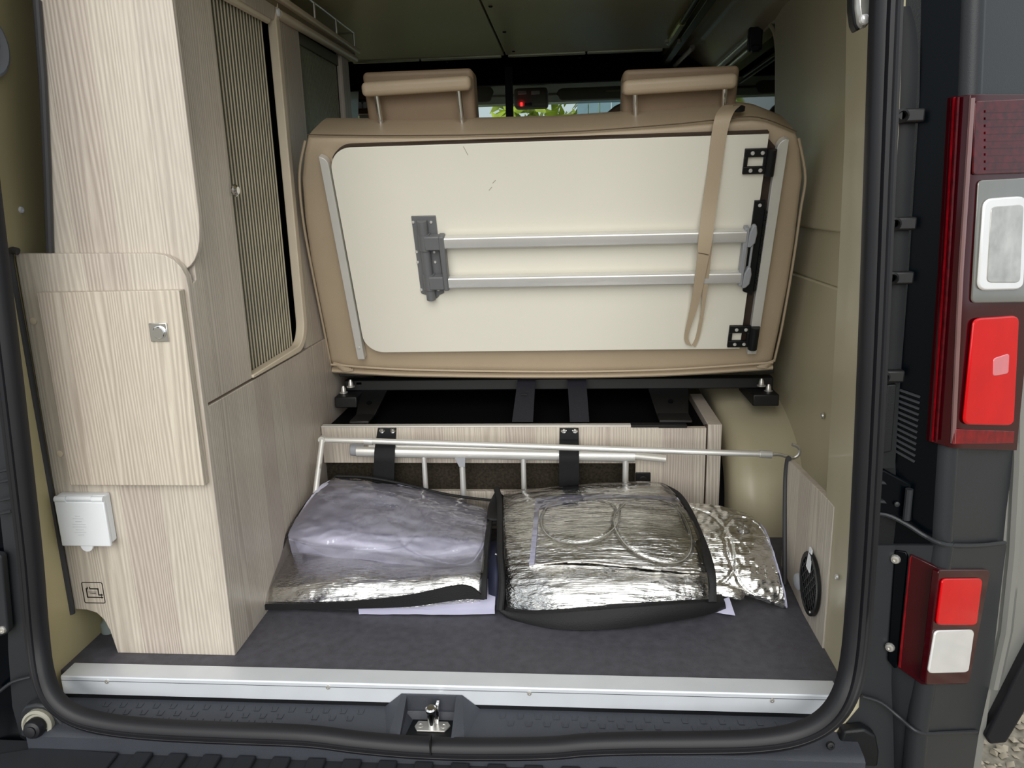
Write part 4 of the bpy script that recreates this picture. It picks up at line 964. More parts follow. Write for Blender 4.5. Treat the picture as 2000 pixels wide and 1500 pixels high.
MB().sheet(lamp, 50, 12, lambda p, u, v: p + V((-.003, .030, 0))).build('lens', MARO, tl_, smooth=50, bevel=.002)
def patch(pxs, off, th, nm, m, par, bevel=.0015, P=onB, rows=(1, 3)):
    pts = []
    for px, py in pxs:
        p, n = P(px, py, off); pts.append(p)
    return MB().prism(pts, -n * th).build(nm, m, par, bevel=bevel, seg=2)
def rrect(c, r):
    """rounded quad through four pixel corners, clockwise"""
    out = []; N = len(c)
    for i in range(N):
        p, a, b = V(c[i] + (0,)), V(c[i - 1] + (0,)), V(c[(i + 1) % N] + (0,))
        d0 = (a - p).normalized() * r; d1 = (b - p).normalized() * r
        for k in range(6):
            t = k / 5; q = (p + d0) * (1 - t) ** 2 + p * 2 * t * (1 - t) + (p + d1) * t * t; out.append((q.x, q.y))
    return out
LO = .0125
def lampT(px, py, off=0):
    p0, p1, p2 = rr_[0], oo_[0], rr_[1]; n = (p1 - p0).cross(p2 - p0).normalized(); n = n if n.y < 0 else -n
    return onplane(px, py, p0 + n * off, n), n
def lampP(px, py, off=0):
    p0, p1, p2 = rr_[2], oo_[2], rr_[0]; n = (p1 - p0).cross(p2 - p0).normalized(); n = n if n.y < 0 else -n
    return onplane(px, py, p0 + n * off, n), n
patch(rrect([(1906, 197), (2020, 192), (2012, 338), (1900, 342)], 8), .0020, .003, 'upper_reflector', REDD, tl_, P=lampT)
for k in range(9):
    y = 215 + k * 14; patch([(1925, y), (2010, y - 2), (2010, y + 3), (1925, y + 5)], .0032, .0015, 'prism_bar', REDD, tl_, bevel=0, P=lampT)
patch(rrect([(1912, 352), (2020, 346), (2012, 590), (1898, 592)], 10), .0022, .003, 'clear_window', mat('smoky_clear_lens', '6f6e66', .15, .2, coat=1), tl_, P=lampT)
rv = patch(rrect([(1924, 388), (2008, 382), (2000, 566), (1911, 568)], 18), .0060, .005, 'reversing_light', WHTL, tl_, P=lampT, bevel=.003)
patch(rrect([(1937, 404), (2000, 399), (1993, 552), (1928, 552)], 10), .0070, .002, 'inner_lens', CLRL, rv, P=lampT)
patch(rrect([(1904, 622), (1992, 616), (1981, 832), (1883, 830)], 14), .0050, .005, 'brake_light', RED, tl_, P=lampP, bevel=.003)
patch(rrect([(1941, 700), (1972, 690), (1970, 730), (1940, 735)], 6), .0058, .002, 'painted_glint', mat('pink_glint_paint', 'e8808a', .15, coat=1), tl_, P=lampP)  # pale pink patch paints a glint of reflected light on the red lens
patch([(1866, 838), (1982, 842), (1980, 866), (1862, 868)], .0015, .002, 'lower_band', REDL, tl_, P=lampP)
for d, nm in ((8, REDL), (15, REDD)):
    MB().tube(smoothpath([at(px + d, py, 1, -.0635 - .0006 * d) for px, py in L1], 6), .0018 if d == 8 else .0025, 6).build('edge_light', nm, tl_)
MB().tube([p + V((0, .002, 0)) for p in (rr_[0].lerp(rr_[1], .02), rr_[1], rr_[1].lerp(rr_[2], .97))], .0035, 8).build('ridge_line', mat('grey_red_lens', '7a5a58', .2, coat=1), tl_)

# ================================================================== FOG LAMP in the bumper corner
fg = thing('fog_lamp', at(1800, 1320, 1, -.08), 'dark red rear reflector lamp with red and white fields in the bumper corner', 'lamp')
def fA(px, py, off=0):
    p0, p1, p2 = cF1[6], cR[6], cR[7]; n = (p1 - p0).cross(p2 - p0).normalized(); n = n if n.y < 0 else -n
    return onplane(px, py, p0 + V((0, -.006, 0)) + n * off, n), n
def fB(px, py, off=0):
    p0, p1, p2 = cR[6], cO[6], cR[7]; n = (p1 - p0).cross(p2 - p0).normalized(); n = n if n.y < 0 else -n
    return onplane(px, py, p0 + V((0, -.006, 0)) + n * off, n), n
patch([(1778, 1084), (1806, 1097), (1839, 1113), (1816, 1338), (1800, 1337), (1755, 1305)], .0060, .012, 'inner_lens', MARO, fg, P=fA, bevel=.001)
patch(rrect([(1834, 1113), (1935, 1113), (1893, 1336), (1808, 1338)], 8), .0062, .010, 'outer_lens', MARO, fg, P=fB)
patch(rrect([(1842, 1131), (1920, 1130), (1908, 1222), (1830, 1221)], 9), .0095, .004, 'red_field', RED, fg, P=fB)
patch(rrect([(1828, 1232), (1904, 1230), (1892, 1314), (1814, 1316)], 9), .0095, .004, 'white_field', WHTL, fg, P=fB)
patch([(1776, 1090), (1780, 1086), (1759, 1306), (1754, 1302)], .0085, .004, 'edge_line', REDL, fg, P=fA, bevel=.0008)
pk = patch([(1747, 1074), (1770, 1078), (1774, 1088), (1752, 1306), (1746, 1306), (1733, 1290)], .0030, .006, 'pocket', NAVY, fg, P=fA, bevel=.002)
for px, py in ((1749, 1092), (1738, 1264)):
    p, n = fA(px, py, .0034); screw(pk, p, n, .0075, STEEL)

# ================================================================== OPEN REAR DOOR at right
od = thing('open_rear_door', at(1975, 1440, 1, .03), 'silver open rear door with black rubber edge beyond the right corner', 'door')
MB().prism([at(px, py, 1, .075) for px, py in ((1998, -400), (2180, -400), (2120, 300), (2080, 1000), (2040, 1200), (1992, 1304), (1930, 1440), (1905, 1420), (1935, 1260), (1955, 1050), (1975, 300))], (0, .05, 0)).build('panel', SILVP, od, bevel=.012, seg=3)
MB().tube([at(px, py, 1, .066) for px, py in ((1992, 600), (1988, 900), (1978, 1080), (1962, 1230), (1938, 1340))], .012, 10).build('fold', SILVP, od)
MB().prism([at(px, py, 1, .055) for px, py in ((1998, 1296), (2060, 1180), (2030, 1330), (2000, 1395), (1966, 1452), (1934, 1455), (1925, 1440))], (0, .05, 0)).build('rubber_edge', RUBBER, od, bevel=.004)

# ================================================================== LEFT REAR PILLAR
G0 = [(-150, -460), (-28, 540), (18, 880), (42, 1130), (54, 1270), (80, 1372), (130, 1415), (190, 1440)]
G1 = [(-212, -460), (-70, 540), (-14, 880), (14, 1130), (16, 1270), (24, 1380), (40, 1440), (90, 1470)]
G2 = [(-395, -460), (-260, 540), (-200, 880), (-170, 1130), (-150, 1270), (-130, 1380), (-60, 1470), (0, 1520)]
g0, g1, g2 = col(G0, -.050), col(G1, -.052), col(G2, -.100)
wrl = tag(MB().box((-.86, .02, -.20), (-.72, .06, 1.36)).build('wall_rear_left', NAVY), kind='structure')
strip([g0, g1], 0, 7, 'jamb_face', BODYG, wrl)
strip([g1, g2], 0, 7, 'jamb_panel', NAVY, wrl, sub=4)
MB().prism([V((-.975, .065, -.30)), V((-.985, 3.3, -.30)), V((-.975, 3.3, .6)), V((-.965, .065, .6))], (.02, 0, 0)).prism([V((-.965, .065, .6)), V((-.965, 2.2, .6)), V((-.90, 2.2, 1.38)), V((-.90, .065, 1.38))], (.02, 0, 0)).build('side_skin', SILVP, wrl, smooth=0)
MB().tube(smoothpath([at(0, 1350, 1, -.066), at(25, 1332, 1, -.062), at(60, 1322, 1, -.058)], 4), .003, 8).build('seam', BODYG, wrl)
for py in (917, 938, 974, 1000):
    MB().tube([at(-5, py + 4, 1, -.064), at(22, py - 2, 1, -.060)], .003, 6).build('rib', BODYG, wrl)
pkm = MB().prism([at(px, py, 1, -.072) for px, py in rrect([(-60, 1075), (2, 1085), (16, 1238), (-60, 1262)], 8)], (0, .015, 0)).build('lamp_pocket', BODYG, wrl, bevel=.003)
screw(pkm, at(5, 1230, 1, -.072), (0, -1, 0), .007, STEEL)
bst = thing('door_buffer', at(75, 1412, 1, -.10), 'round black rubber buffer in a pale cup at the lower left corner', 'buffer')
pb_ = at(74, 1414, 1, -.088)
MB().prism([at(px, py, 1, -.080) for px, py in ((38, 1392), (48, 1380), (68, 1376), (88, 1378), (110, 1400), (130, 1425), (128, 1440), (108, 1446), (60, 1446), (38, 1438))], (0, .02, 0)).build('plate', BODYG, bst, bevel=.004)
MB().lathe(pb_, (.1, -1, .15), [(.026, -.006), (.026, .004), (.022, .007), (.019, .003)], 24).build('cup', mat('dirty_cream_plastic', 'a8a596', .5, noise_amt=.3), bst)
MB().lathe(pb_ + V((.001, -.004, -.001)), (.1, -1, .15), [(.017, 0), (.017, .010), (.014, .016), (.009, .018), (.009, .021), (.004, .022)], 20).build('rubber', RUBBER, bst)
screw(wrl, at(146, 1436, 1, -.082), (0, -1, .2), .008, RUBBER)
MB().prism([at(px, py, 1, -.076) for px, py in ((60, 1448), (200, 1452), (200, 1470), (60, 1466))], (0, .03, 0)).build('filler', BODYG, wrl)

# ================================================================== SMALL INTERIOR FITTINGS
ch = thing('coat_hook', (-.66, .105, 1.09), 'grey oval plastic hook recess at the upper left edge', 'hook')
hc = at(-31, 85, 0, -.668)
MB().lathe(hc, (1, .0, 0), [(.050, 0), (.050, .004), (.045, .006), (.040, .003), (.036, .001)], 28).build('oval_plate', LGREYP, ch, smooth=50)
MB().box((-.668, hc.y - .02, hc.z - .005), (-.655, hc.y + .02, hc.z + .004)).build('hook_bar', LGREYP, ch, bevel=.003)
cl_ = thing('courtesy_lamp', at(1690, 20, 1, 0), 'small clear lens lamp at the top of the right pillar', 'lamp')
pts = [at(px, py, 1, -.03) for px, py in ((1672, -20), (1708, -20), (1709, 10), (1706, 35), (1694, 52), (1682, 58), (1676, 45), (1672, 15))]
MB().prism(pts, (0, .02, 0)).build('lens', CLRL, cl_, bevel=.006, seg=3)
MB().prism([p + V((-.0035, .006, 0)) for p in pts], (0, .02, 0)).build('rim', BLACKP, cl_, bevel=.002)
MB().lathe(at(1688, 38, 1, -.034), (0, -1, 0), [(.007, 0), (.006, .004), (.003, .006)], 12).build('bulb', WHTL, cl_)
# wheel arch board with vent
wbd = thing('wheel_arch_board', (.70, .27, 0), 'pale pine board standing beside the right wheel arch', 'board')
MB().prism([V((.699, y, z)) for y, z in ((.12, 0), (.24, 0), (.405, .02), (.405, .262), (.398, .268), (.16, .280), (.12, .280))], (.012, 0, 0)).build('panel', WOODG, wbd, bevel=.001)
MB().tube(smoothpath([(.698, .392, .272), (.698, .404, .266), (.697, .406, .22), (.696, .385, .12), (.695, .36, .02), (.695, .355, .002)], 5), .0052, 8).build('rubber_edge', RUBG, wbd)
vn = thing('oval_vent', (.69, .198, .02), 'black oval vent grille on the wheel arch board', 'vent')
c_ = V((.697, .198, .089)); Ue = V((0, .055, 0)); Ve = V((0, 0, .062))
def el(k, n=28): return [c_ + Ue * cos(2*pi*i/n) * k + Ve * sin(2*pi*i/n) * k for i in range(n)]
e1, e0 = el(1), el(.84); n = 28
rm = MB(); X_ = V((-.006, 0, 0))
rm.add(e1 + [p + X_ for p in e1] + [p + X_ for p in e0] + e0, [[i, (i+1)%n, n+(i+1)%n, n+i] for i in range(n)] + [[n+i, n+(i+1)%n, 2*n+(i+1)%n, 2*n+i] for i in range(n)] + [[2*n+i, 2*n+(i+1)%n, 3*n+(i+1)%n, 3*n+i] for i in range(n)])
rm.build('rim', BLACKP, vn)
MB().prism([p + V((-.001, 0, 0)) for p in e0], (.0008, 0, 0)).build('backing', BLACKM, vn)
gm2 = MB(); 
for k in range(-5, 6):
    for sg in (-1, 1):
        # diagonal bars clipped to the ellipse
        d = V((0, 1 / math.hypot(1, 1.1), sg * 1.1 / math.hypot(1, 1.1))); o_ = c_ + V((0, 0, k * .020))
        ts_ = [t for t in [i * .002 for i in range(-60, 61)] if ((o_ + d * t - c_).y / .047) ** 2 + ((o_ + d * t - c_).z / .053) ** 2 < 1]
        if len(ts_) > 2: gm2.tube([o_ + d * ts_[0] + V((-.004, 0, 0)), o_ + d * ts_[-1] + V((-.004, 0, 0))], .0014, 5)
tag(gm2.build('grille', BLACKP, vn), kind='stuff')
screw(vn, c_ + V((-.006, -.022, -.048)), (-1, 0, 0), .0028, STEEL)
tgm = MB().prism([V((.688, .198, .118)), V((.688, .206, .118)), V((.696, .214, .165)), V((.696, .207, .166))], (-.002, 0, 0))
MB().prism([V((.6895, .186, .118)), V((.6895, .206, .122)), V((.695, .210, .160)), V((.695, .198, .158))], (-.0025, 0, 0)).build('white_tag', WHITEP, vn)
MB().lathe((.694, .262, .058), (-1, -.2, 0), [(.018, 0), (.016, .004), (.010, .006)], 18).build('drain_cap', LGREYP, wbd)

# ================================================================== BAGS AND THERMAL BLINDS
def rowsfn(rows):
    """rows: list of (list of (px, py), list or number of depth y); gives a smooth world grid fn(u, v)"""
    R_ = []
    for pxs, ys in rows:
        if not isinstance(ys, (list, tuple)): ys = [ys] * len(pxs)
        R_.append([at(px, py, 1, y) for (px, py), y in zip(pxs, ys)])
    def cat(P, t):
        n = len(P) - 1; j = min(max(t, 0), 1) * n; k = min(n - 1, int(j)); f = j - k
        p0, p1, p2, p3 = P[max(k-1, 0)], P[k], P[k+1], P[min(k+2, n)]
        return .5 * ((2*p1) + (p2 - p0)*f + (2*p0 - 5*p1 + 4*p2 - p3)*f*f + (3*p1 - p0 - 3*p2 + p3)*f**3)
    return lambda u, v: cat([cat(r, u) for r in R_], v)
def wr_(p, k, s=1.0, ridge=False):
    q = noise.noise(V((p.x * s * 9, p.y * s * 26, p.z * s * 26))) + .6 * noise.noise(V((p.x * s * 23 + 7, p.y * s * 60, p.z * s * 60)))
    if ridge: q = (1 - abs(q) * 1.9)
    return q * k
UPB = V((0, -.55, .83))
def floorback(k=.0):
    return lambda p, u, v: V((p.x, p.y + .01, .002 + k))
# ---- left bag
lb = thing('clear_storage_bag', (-.18, .38, 0), 'clear plastic storage bag with black binding lying at the left of the floor', 'bag')
lq = thing('thermal_blind', (-.16, .42, 0), 'folded lavender quilted thermal blind inside the left clear bag', 'blind')
quilt = rowsfn([([(568, 1062), (640, 1072), (720, 1082), (800, 1096), (870, 1108), (920, 1112), (940, 1092)], [.345, .315, .305, .30, .30, .305, .33]),
                ([(564, 1040), (640, 1050), (720, 1058), (800, 1070), (870, 1078), (922, 1078), (946, 1062)], [.345, .318, .31, .305, .305, .31, .33]),
                ([(592, 992), (660, 996), (740, 1004), (810, 1012), (880, 1020), (930, 1024), (951, 1026)], [.43, .42, .41, .41, .41, .415, .42]),
                ([(622, 952), (690, 952), (770, 962), (840, 976), (900, 990), (936, 998), (954, 1004)], [.50, .50, .50, .50, .50, .50, .50]),
                ([(652, 934), (715, 938), (790, 950), (860, 966), (910, 982), (940, 992), (955, 1000)], [.56] * 7)])
def circ(u, v, cs):
    """stitch grooves of the quilting: rings"""
    h = 0
    for cx, cy, r in cs:
        d = abs(math.hypot((u - cx), (v - cy) * .8) - r); h -= .0045 * max(0, 1 - d / .022) ** 1.2
    return h
def qf(u, v):
    p = quilt(u, v); g = circ(u, v, ((.18, .55, .36), (.72, .50, .30), (1.15, .5, .22), (.45, 1.1, .25)))
    edge = min(1, min(u, 1 - u) * 14)
    return p + UPB * (g + .0045 * wr_(p, 1, .8) * edge + .002 * noise.noise(p * 70))
MB().sheet(qf, 110, 90, lambda p, u, v: V((p.x, p.y + .012, max(.004, p.z - .05)))).build('quilt', LAV, lq, smooth=80)
under = rowsfn([([(585, 1080), (700, 1092), (800, 1108), (870, 1118), (925, 1122)], [.33, .31, .30, .30, .30]), ([(575, 1056), (700, 1072), (800, 1090), (870, 1100), (930, 1098)], [.335, .318, .312, .31, .32])])
MB().sheet(lambda u, v: under(u, v) + UPB * (.004 * wr_(under(u, v), 1, 1)), 50, 8, lambda p, u, v: p + V((0, .04, -.01))).build('under_fold', LAVE, lq, smooth=80)
foil = rowsfn([([(508, 1176), (600, 1176), (700, 1174), (800, 1166), (880, 1154), (936, 1158)], [.222, .205, .20, .20, .205, .215]),
               ([(520, 1146), (610, 1142), (700, 1140), (800, 1136), (880, 1128), (938, 1130)], [.245, .228, .222, .222, .224, .232]),
               ([(542, 1112), (620, 1110), (700, 1110), (800, 1116), (880, 1114), (940, 1112)], [.30, .275, .262, .262, .262, .27]),
               ([(562, 1076), (640, 1080), (720, 1088), (800, 1098), (880, 1106), (942, 1098)], [.36, .34, .33, .325, .325, .33])])
def ff(u, v):
    p = foil(u, v); e = min(1, min(u, 1 - u) * 10)
    return p + UPB * ((.0018 * wr_(p, 1, 1.0, True) + .0008 * noise.noise(p * 120)) * e)
MB().sheet(ff, 130, 50, lambda p, u, v: V((p.x, p.y + .012, max(.004, p.z - .04)))).build('foil_lining', FOIL, lq, smooth=80)
cover = rowsfn([([(503, 1186), (600, 1186), (700, 1183), (800, 1176), (880, 1162), (942, 1168)], [.205, .195, .19, .19, .195, .205]),
                ([(514, 1150), (605, 1142), (700, 1138), (800, 1134), (880, 1126), (944, 1126)], [.236, .215, .208, .208, .21, .22]),
                ([(545, 1086), (630, 1080), (720, 1082), (800, 1090), (880, 1090), (946, 1080)], [.31, .285, .275, .275, .277, .285]),
                ([(566, 1028), (640, 1030), (720, 1034), (800, 1042), (880, 1048), (950, 1044)], [.36, .335, .33, .33, .33, .34]),
                ([(618, 962), (690, 960), (770, 966), (840, 978), (900, 988), (958, 996)], [.48] * 6),
                ([(655, 930), (720, 935), (790, 948), (860, 964), (915, 974), (966, 978)], [.565] * 6)])
def cf(u, v):
    p = cover(u, v); e = min(1, min(u, 1 - u, v, 1 - v) * 10)
    return p + UPB * ((.0034 * wr_(p, 1, .9, True) + .004) * e)
cm_ = MB(); cm_.grid(cf, 110, 80); cm_.build('clear_cover', PVC, lb, smooth=80)
fb1 = smoothpath([at(px, py, 1, y) for px, py, y in ((499, 1182, .205), (600, 1180, .192), (700, 1174, .186), (800, 1163, .185), (880, 1146, .19), (918, 1146, .195), (944, 1166, .20))], 6)
fb0 = smoothpath([at(px, py, 1, y) for px, py, y in ((496, 1192, .205), (600, 1190, .195), (700, 1189, .19), (800, 1185, .188), (880, 1174, .19), (918, 1170, .195), (946, 1172, .20))], 6); nf = len(fb1) - 1
MB().sheet(lambda u, v: fb0[round(v * nf)].lerp(fb1[round(v * nf)], u), 3, nf, lambda p, u, v: p + V((0, .004, 0))).build('front_band', BAGTRIM, lb)
def bind(pts, r, nm, par, m=BAGTRIM): return MB().tube(smoothpath([at(px, py, 1, y) for px, py, y in pts], 6), r, 8).build(nm, m, par)
bind(((498, 1190, .205), (520, 1145, .24), (545, 1088, .31), (566, 1034, .36), (608, 972, .48), (657, 930, .565)), .0032, 'binding', lb)
bind(((657, 930, .565), (720, 933, .565), (790, 946, .565), (860, 963, .565), (915, 972, .565), (968, 978, .562)), .0036, 'binding', lb)
bind(((968, 976, .562), (960, 1000, .50), (953, 1045, .34), (949, 1085, .285), (946, 1130, .22), (945, 1170, .20)), .0065, 'binding', lb)
kn = MB(); kn.grid(rowsfn([([(952, 1012), (968, 1014), (984, 1010)], .42), ([(955, 985), (972, 990), (986, 985)], .50), ([(968, 958), (976, 962), (984, 968)], .55)]), 8, 10)
kno = kn.build('gathered_corner', BAGTRIM, lb); md = kno.modifiers.new('thick', 'SOLIDIFY'); md.thickness = .006
# lavender sheet below the left bag, navy pouch between the bags
ls = rowsfn([([(700, 1190), (800, 1190), (880, 1191), (966, 1189)], [.205, .205, .205, .212]), ([(700, 1184), (800, 1180), (880, 1172), (968, 1160)], [.215, .222, .23, .24]), ([(700, 1150), (800, 1146), (890, 1138), (972, 1128)], [.30, .30, .30, .30])])
tag(MB().sheet(lambda u, v: ls(u, v) + V((0, 0, .0012 * noise.noise(V((u * 9, v * 3, 0))))), 40, 14, lambda p, u, v: V((p.x, p.y + .001, max(.0005, p.z - .012)))).build('lavender_sheet', LAVE), 'pale lavender folded sheet flat on the floor under the left bag', 'sheet')
np_ = thing('navy_pouch', at(968, 1185, 2, .0), 'dark navy pouch standing in the gap between the two bags', 'pouch')
npf = rowsfn([([(955, 1176), (968, 1182), (977, 1180)], [.235, .23, .235]), ([(953, 1120), (968, 1118), (981, 1120)], [.26, .25, .26]), ([(955, 1076), (968, 1074), (983, 1078)], [.33, .32, .33]), ([(957, 1058), (968, 1056), (984, 1060)], [.40, .40, .40])])
MB().sheet(npf, 10, 24, lambda p, u, v: V((p.x, p.y + .02, max(.002, p.z - .03)))).build('body', mat('navy_cloth', '1a1f38', .7, bump=.3), np_, smooth=70)
for py in range(1082, 1112, 5): MB().tube([at(967, py, 1, .27 + (1112 - py) * .001), at(975, py + 3, 1, .27 + (1112 - py) * .001)], .0015, 5).build('white_stitch', WHITEP, np_)
# ---- right bag
rb_ = thing('clear_storage_bag', (.30, .36, 0), 'clear plastic bag with black front panel and edging, crammed with foil, at the right', 'bag')
rq = thing('thermal_blind', (.30, .38, 0), 'stack of crinkled silver foil blinds inside the right clear bag', 'blind')
rf_ = rowsfn([([(992, 1198), (1050, 1200), (1120, 1198), (1230, 1188), (1330, 1180), (1392, 1176)], [.215, .19, .18, .185, .20, .215]),
              ([(988, 1150), (1050, 1146), (1120, 1142), (1230, 1140), (1330, 1142), (1392, 1144)], [.24, .22, .213, .213, .22, .232]),
              ([(986, 1100), (1050, 1096), (1130, 1096), (1230, 1100), (1320, 1108), (1380, 1112)], [.285, .275, .27, .27, .27, .275]),
              ([(984, 1040), (1050, 1036), (1130, 1036), (1230, 1040), (1300, 1044), (1358, 1050)], [.36, .355, .35, .35, .35, .355]),
              ([(982, 992), (1050, 986), (1130, 982), (1220, 980), (1280, 980), (1328, 984)], [.47] * 6),
              ([(984, 966), (1050, 960), (1130, 954), (1200, 950), (1260, 948), (1300, 950)], [.555] * 6)])
def rff(u, v):
    p = rf_(u, v); e = min(1, min(u, 1 - u) * 10); lowr = 1.0 if v < .42 else .45
    x = noise.noise(V((p.x * 5, p.z * 75 + p.y * 60, p.y * 9)))
    return p + UPB * (e * lowr * (.0017 * wr_(p, 1, 1.1, True) + .0024 * x + .0006 * noise.noise(p * 130)))
MB().sheet(rff, 170, 130, lambda p, u, v: V((p.x, p.y + .012, max(.006, p.z - .05)))).build('foil', FOIL, rq, smooth=80)
# framed top mat
tm_ = thing('thermal_mat', (.33, .38, .10), 'quilted foil mat with lavender border and round stitching on top of the right bag', 'mat')
mt_ = rowsfn([([(1034, 1112), (1120, 1104), (1220, 1112), (1320, 1122), (1384, 1126)], [.268, .262, .258, .258, .262]),
              ([(1040, 1056), (1120, 1050), (1220, 1052), (1310, 1058), (1362, 1062)], [.335, .330, .325, .325, .33]),
              ([(1044, 1010), (1120, 1004), (1220, 1000), (1290, 1002), (1338, 1006)], [.415] * 5),
              ([(1046, 982), (1120, 976), (1220, 976), (1280, 978), (1322, 982)], [.475] * 5)])
def mf(u, v):
    p = mt_(u, v); cu, cv2 = u, v
    g = circ(cu * 1.35, cv2, ((.36, .56, .27), (.93, .50, .33), (1.5, .5, .3)))
    return p + UPB * (.016 + g * .8 + .0012 * wr_(p, 1, .8) + .0014 * noise.noise(V((p.x * 8, p.z * 190 + p.y * 140, 0))))
MB().sheet(mf, 140, 80, lambda p, u, v: p - UPB * .006).build('foil', FOIL, tm_, smooth=80)
def mfe(u, v, d=.0036): return mf(u, v) + UPB * d
MB().sheet(lambda u, v: mfe(.0 + .045 * u, v), 8, 90, lambda p, u, v: p - UPB * .004).build('lavender_border', LAVE, tm_, smooth=80)
MB().sheet(lambda u, v: mfe(.045 + .955 * u, 1 - (.10 + .16 * sstep(.45, 0, u)) * (1 - v)), 140, 16, lambda p, u, v: p - UPB * .004).build('lavender_border', LAVE, tm_, smooth=80)
THR = mat('white_thread', 'd2d0c8', .6)
for cx, cy, r in ((.36, .56, .27), (.93, .50, .33)):
    ring = [mfe(min(.99, max(.01, (cx + r * cos(2*pi*i/48)) / 1.35)), min(.97, max(.03, cy + r * sin(2*pi*i/48) / .8)), .0040) for i in range(49)]
    MB().tube(ring, .0011, 5).build('round_stitching', THR, tm_)
def cup(par, px, py, y):
    p = at(px, py, 1, y); MB().lathe(p, UPB, [(.013, 0), (.011, .003), (.006, .005), (.005, .010), (.006, .012)], 16).build('suction_cup', clear_mat('cup_clear', .05, .2, bump=0), par, smooth=60)
cup(tm_, 1150, 1030, .37)
# clear cover of the right bag, bindings, front panel
rc = rowsfn([([(984, 1196), (1050, 1198), (1120, 1196), (1230, 1186), (1330, 1178), (1396, 1174)], [.205, .18, .17, .175, .19, .207]),
             ([(980, 1140), (1050, 1134), (1120, 1130), (1230, 1130), (1330, 1132), (1396, 1136)], [.24, .212, .203, .203, .21, .228]),
             ([(978, 1080), (1050, 1072), (1130, 1070), (1230, 1074), (1320, 1082), (1384, 1090)], [.29, .275, .27, .27, .27, .28]),
             ([(977, 1020), (1050, 1010), (1130, 1006), (1230, 1008), (1300, 1014), (1356, 1022)], [.38, .37, .36, .36, .36, .37]),
             ([(976, 980), (1050, 970), (1130, 962), (1220, 958), (1280, 958), (1326, 970)], [.50] * 6),
             ([(976, 962), (1050, 956), (1130, 950), (1200, 946), (1260, 944), (1300, 946)], [.565] * 6)])
def rcf(u, v):
    p = rc(u, v); e = min(1, min(u, 1 - u, v, 1 - v) * 10); return p + UPB * (e * (.014 + .0032 * wr_(p, 1, 1.0, True)))
cm_ = MB(); cm_.grid(rcf, 120, 90); cm_.build('clear_cover', PVC, rb_, smooth=80)
pt = smoothpath([at(px, py, 1, y) for px, py, y in ((978, 1190, .205), (1004, 1195, .20), (1100, 1196, .172), (1228, 1187, .172), (1353, 1179, .19), (1416, 1176, .215))], 6)
pbm = smoothpath([at(px, py, 1, y) for px, py, y in ((976, 1196, .21), (1004, 1212, .195), (1090, 1229, .162), (1200, 1228, .162), (1353, 1207, .20), (1418, 1190, .235))], 6); nf = len(pt) - 1
MB().sheet(lambda u, v: pbm[round(v * nf)].lerp(pt[round(v * nf)], u) + V((0, -.004 * sin(pi * u), 0)), 5, nf, lambda p, u, v: p + V((0, .03 if u > .02 else .06, 0))).build('front_panel', BAGTRIM, rb_)
bind(((976, 1192, .207), (980, 1140, .236), (977, 1080, .29), (977, 1020, .38), (976, 980, .50), (970, 955, .56)), .0075, 'binding', rb_)
L_ = [(1290, 944, .565), (1312, 962, .52), (1334, 992, .45), (1350, 1035, .37), (1364, 1075, .30), (1382, 1120, .24), (1384, 1176, .207)]
R__ = [(1300, 946, .565), (1328, 962, .52), (1350, 992, .45), (1370, 1035, .37), (1386, 1075, .30), (1398, 1120, .24), (1400, 1176, .207)]
lL = smoothpath([at(px, py, 1, y - .012) for px, py, y in L_], 6); lR = smoothpath([at(px, py, 1, y - .012) for px, py, y in R__], 6); nf = len(lL) - 1
MB().sheet(lambda u, v: lL[round(v * nf)].lerp(lR[round(v * nf)], u) + UPB * (.002 * sin(pi * u)), 4, nf, lambda p, u, v: p - UPB * .005).build('side_band', BAGTRIM, rb_)
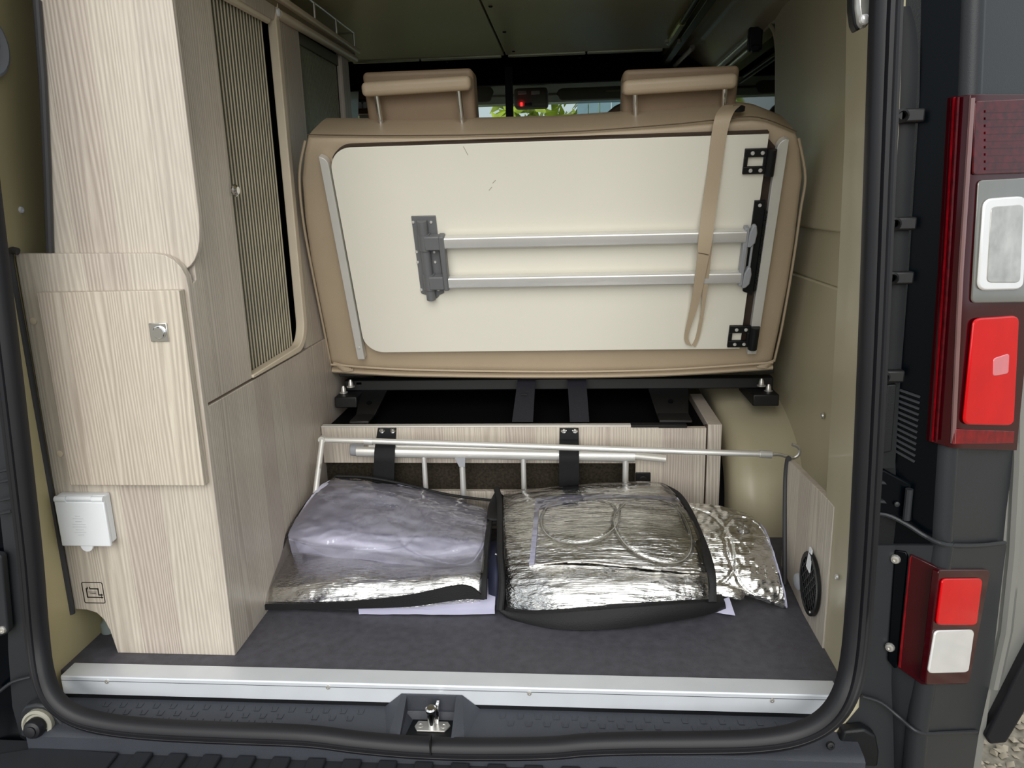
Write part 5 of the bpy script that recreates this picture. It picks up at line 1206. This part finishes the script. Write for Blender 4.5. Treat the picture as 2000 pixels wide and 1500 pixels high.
# mat sticking out at the right
om = thing('thermal_mat', (.60, .34, .05), 'loose foil mat with lavender edge sliding out towards the right wheel arch', 'mat')
of = rowsfn([([(1370, 1146), (1420, 1150), (1470, 1162), (1510, 1176), (1538, 1186)], [.275, .27, .262, .255, .252]),
             ([(1370, 1110), (1420, 1112), (1470, 1122), (1508, 1134), (1529, 1142)], [.30, .295, .285, .28, .275]),
             ([(1352, 1050), (1405, 1050), (1460, 1060), (1494, 1072), (1512, 1082)], [.36, .355, .345, .34, .335]),
             ([(1336, 1005), (1390, 1006), (1445, 1014), (1480, 1028), (1496, 1040)], [.43, .425, .41, .40, .39]),
             ([(1328, 980), (1385, 985), (1435, 995), (1468, 1008), (1484, 1022)], [.47, .465, .45, .44, .43])])
def off_(u, v):
    p = of(u, v); g = circ(u, v, ((.0, .45, .34), (.62, .40, .33)))
    return p + UPB * (g * .8 + .0035 * wr_(p, 1, .9, True) * .7 + .0022 * noise.noise(p * 90))
MB().sheet(off_, 90, 90, lambda p, u, v: V((p.x, p.y + .004, max(.002, p.z - .008)))).build('foil', FOIL, om, smooth=80)
MB().sheet(lambda u, v: off_(.955 + .045 * u, v) + UPB * .0025, 3, 50, lambda p, u, v: p - UPB * .006).build('lavender_edge', LAVE, om, smooth=80)
cup(om, 1452, 1036, .375)
MB().prism([off_(.93, .13) + UPB * .003, off_(.945, .13) + UPB * .003, off_(.935, .34) + UPB * .003, off_(.92, .34) + UPB * .003], -UPB * .002).build('black_tab', BAGTRIM, om)
# folded rolls and lavender corner between the bag and the floor
of2 = rowsfn([([(1385, 1162), (1420, 1166), (1444, 1172), (1453, 1170)], [.25, .245, .245, .25]), ([(1385, 1140), (1420, 1144), (1446, 1150), (1456, 1154)], [.26, .256, .256, .262])])
tag(MB().sheet(lambda u, v: of2(u, v) + UPB * (.003 * sin(pi * v) + .001 * noise.noise(V((u * 8, v * 20, 0)))), 24, 16, lambda p, u, v: V((p.x, p.y + .03, p.z - .008))).build('foil_roll', FOIL, smooth=70), 'rolled foil edge poking from the right bag above the lavender corner', 'foil')
lc = rowsfn([([(1380, 1192), (1410, 1200), (1436, 1204)], [.228, .222, .217]), ([(1380, 1170), (1408, 1172), (1424, 1168)], [.25, .245, .25])])
tag(MB().sheet(lambda u, v: lc(u, v) + V((0, 0, .002)), 8, 8, lambda p, u, v: V((p.x, p.y + .012, max(.0005, p.z - .01)))).build('lavender_corner', LAVE), 'lavender cloth corner on the floor at the right end of the right bag', 'cloth')
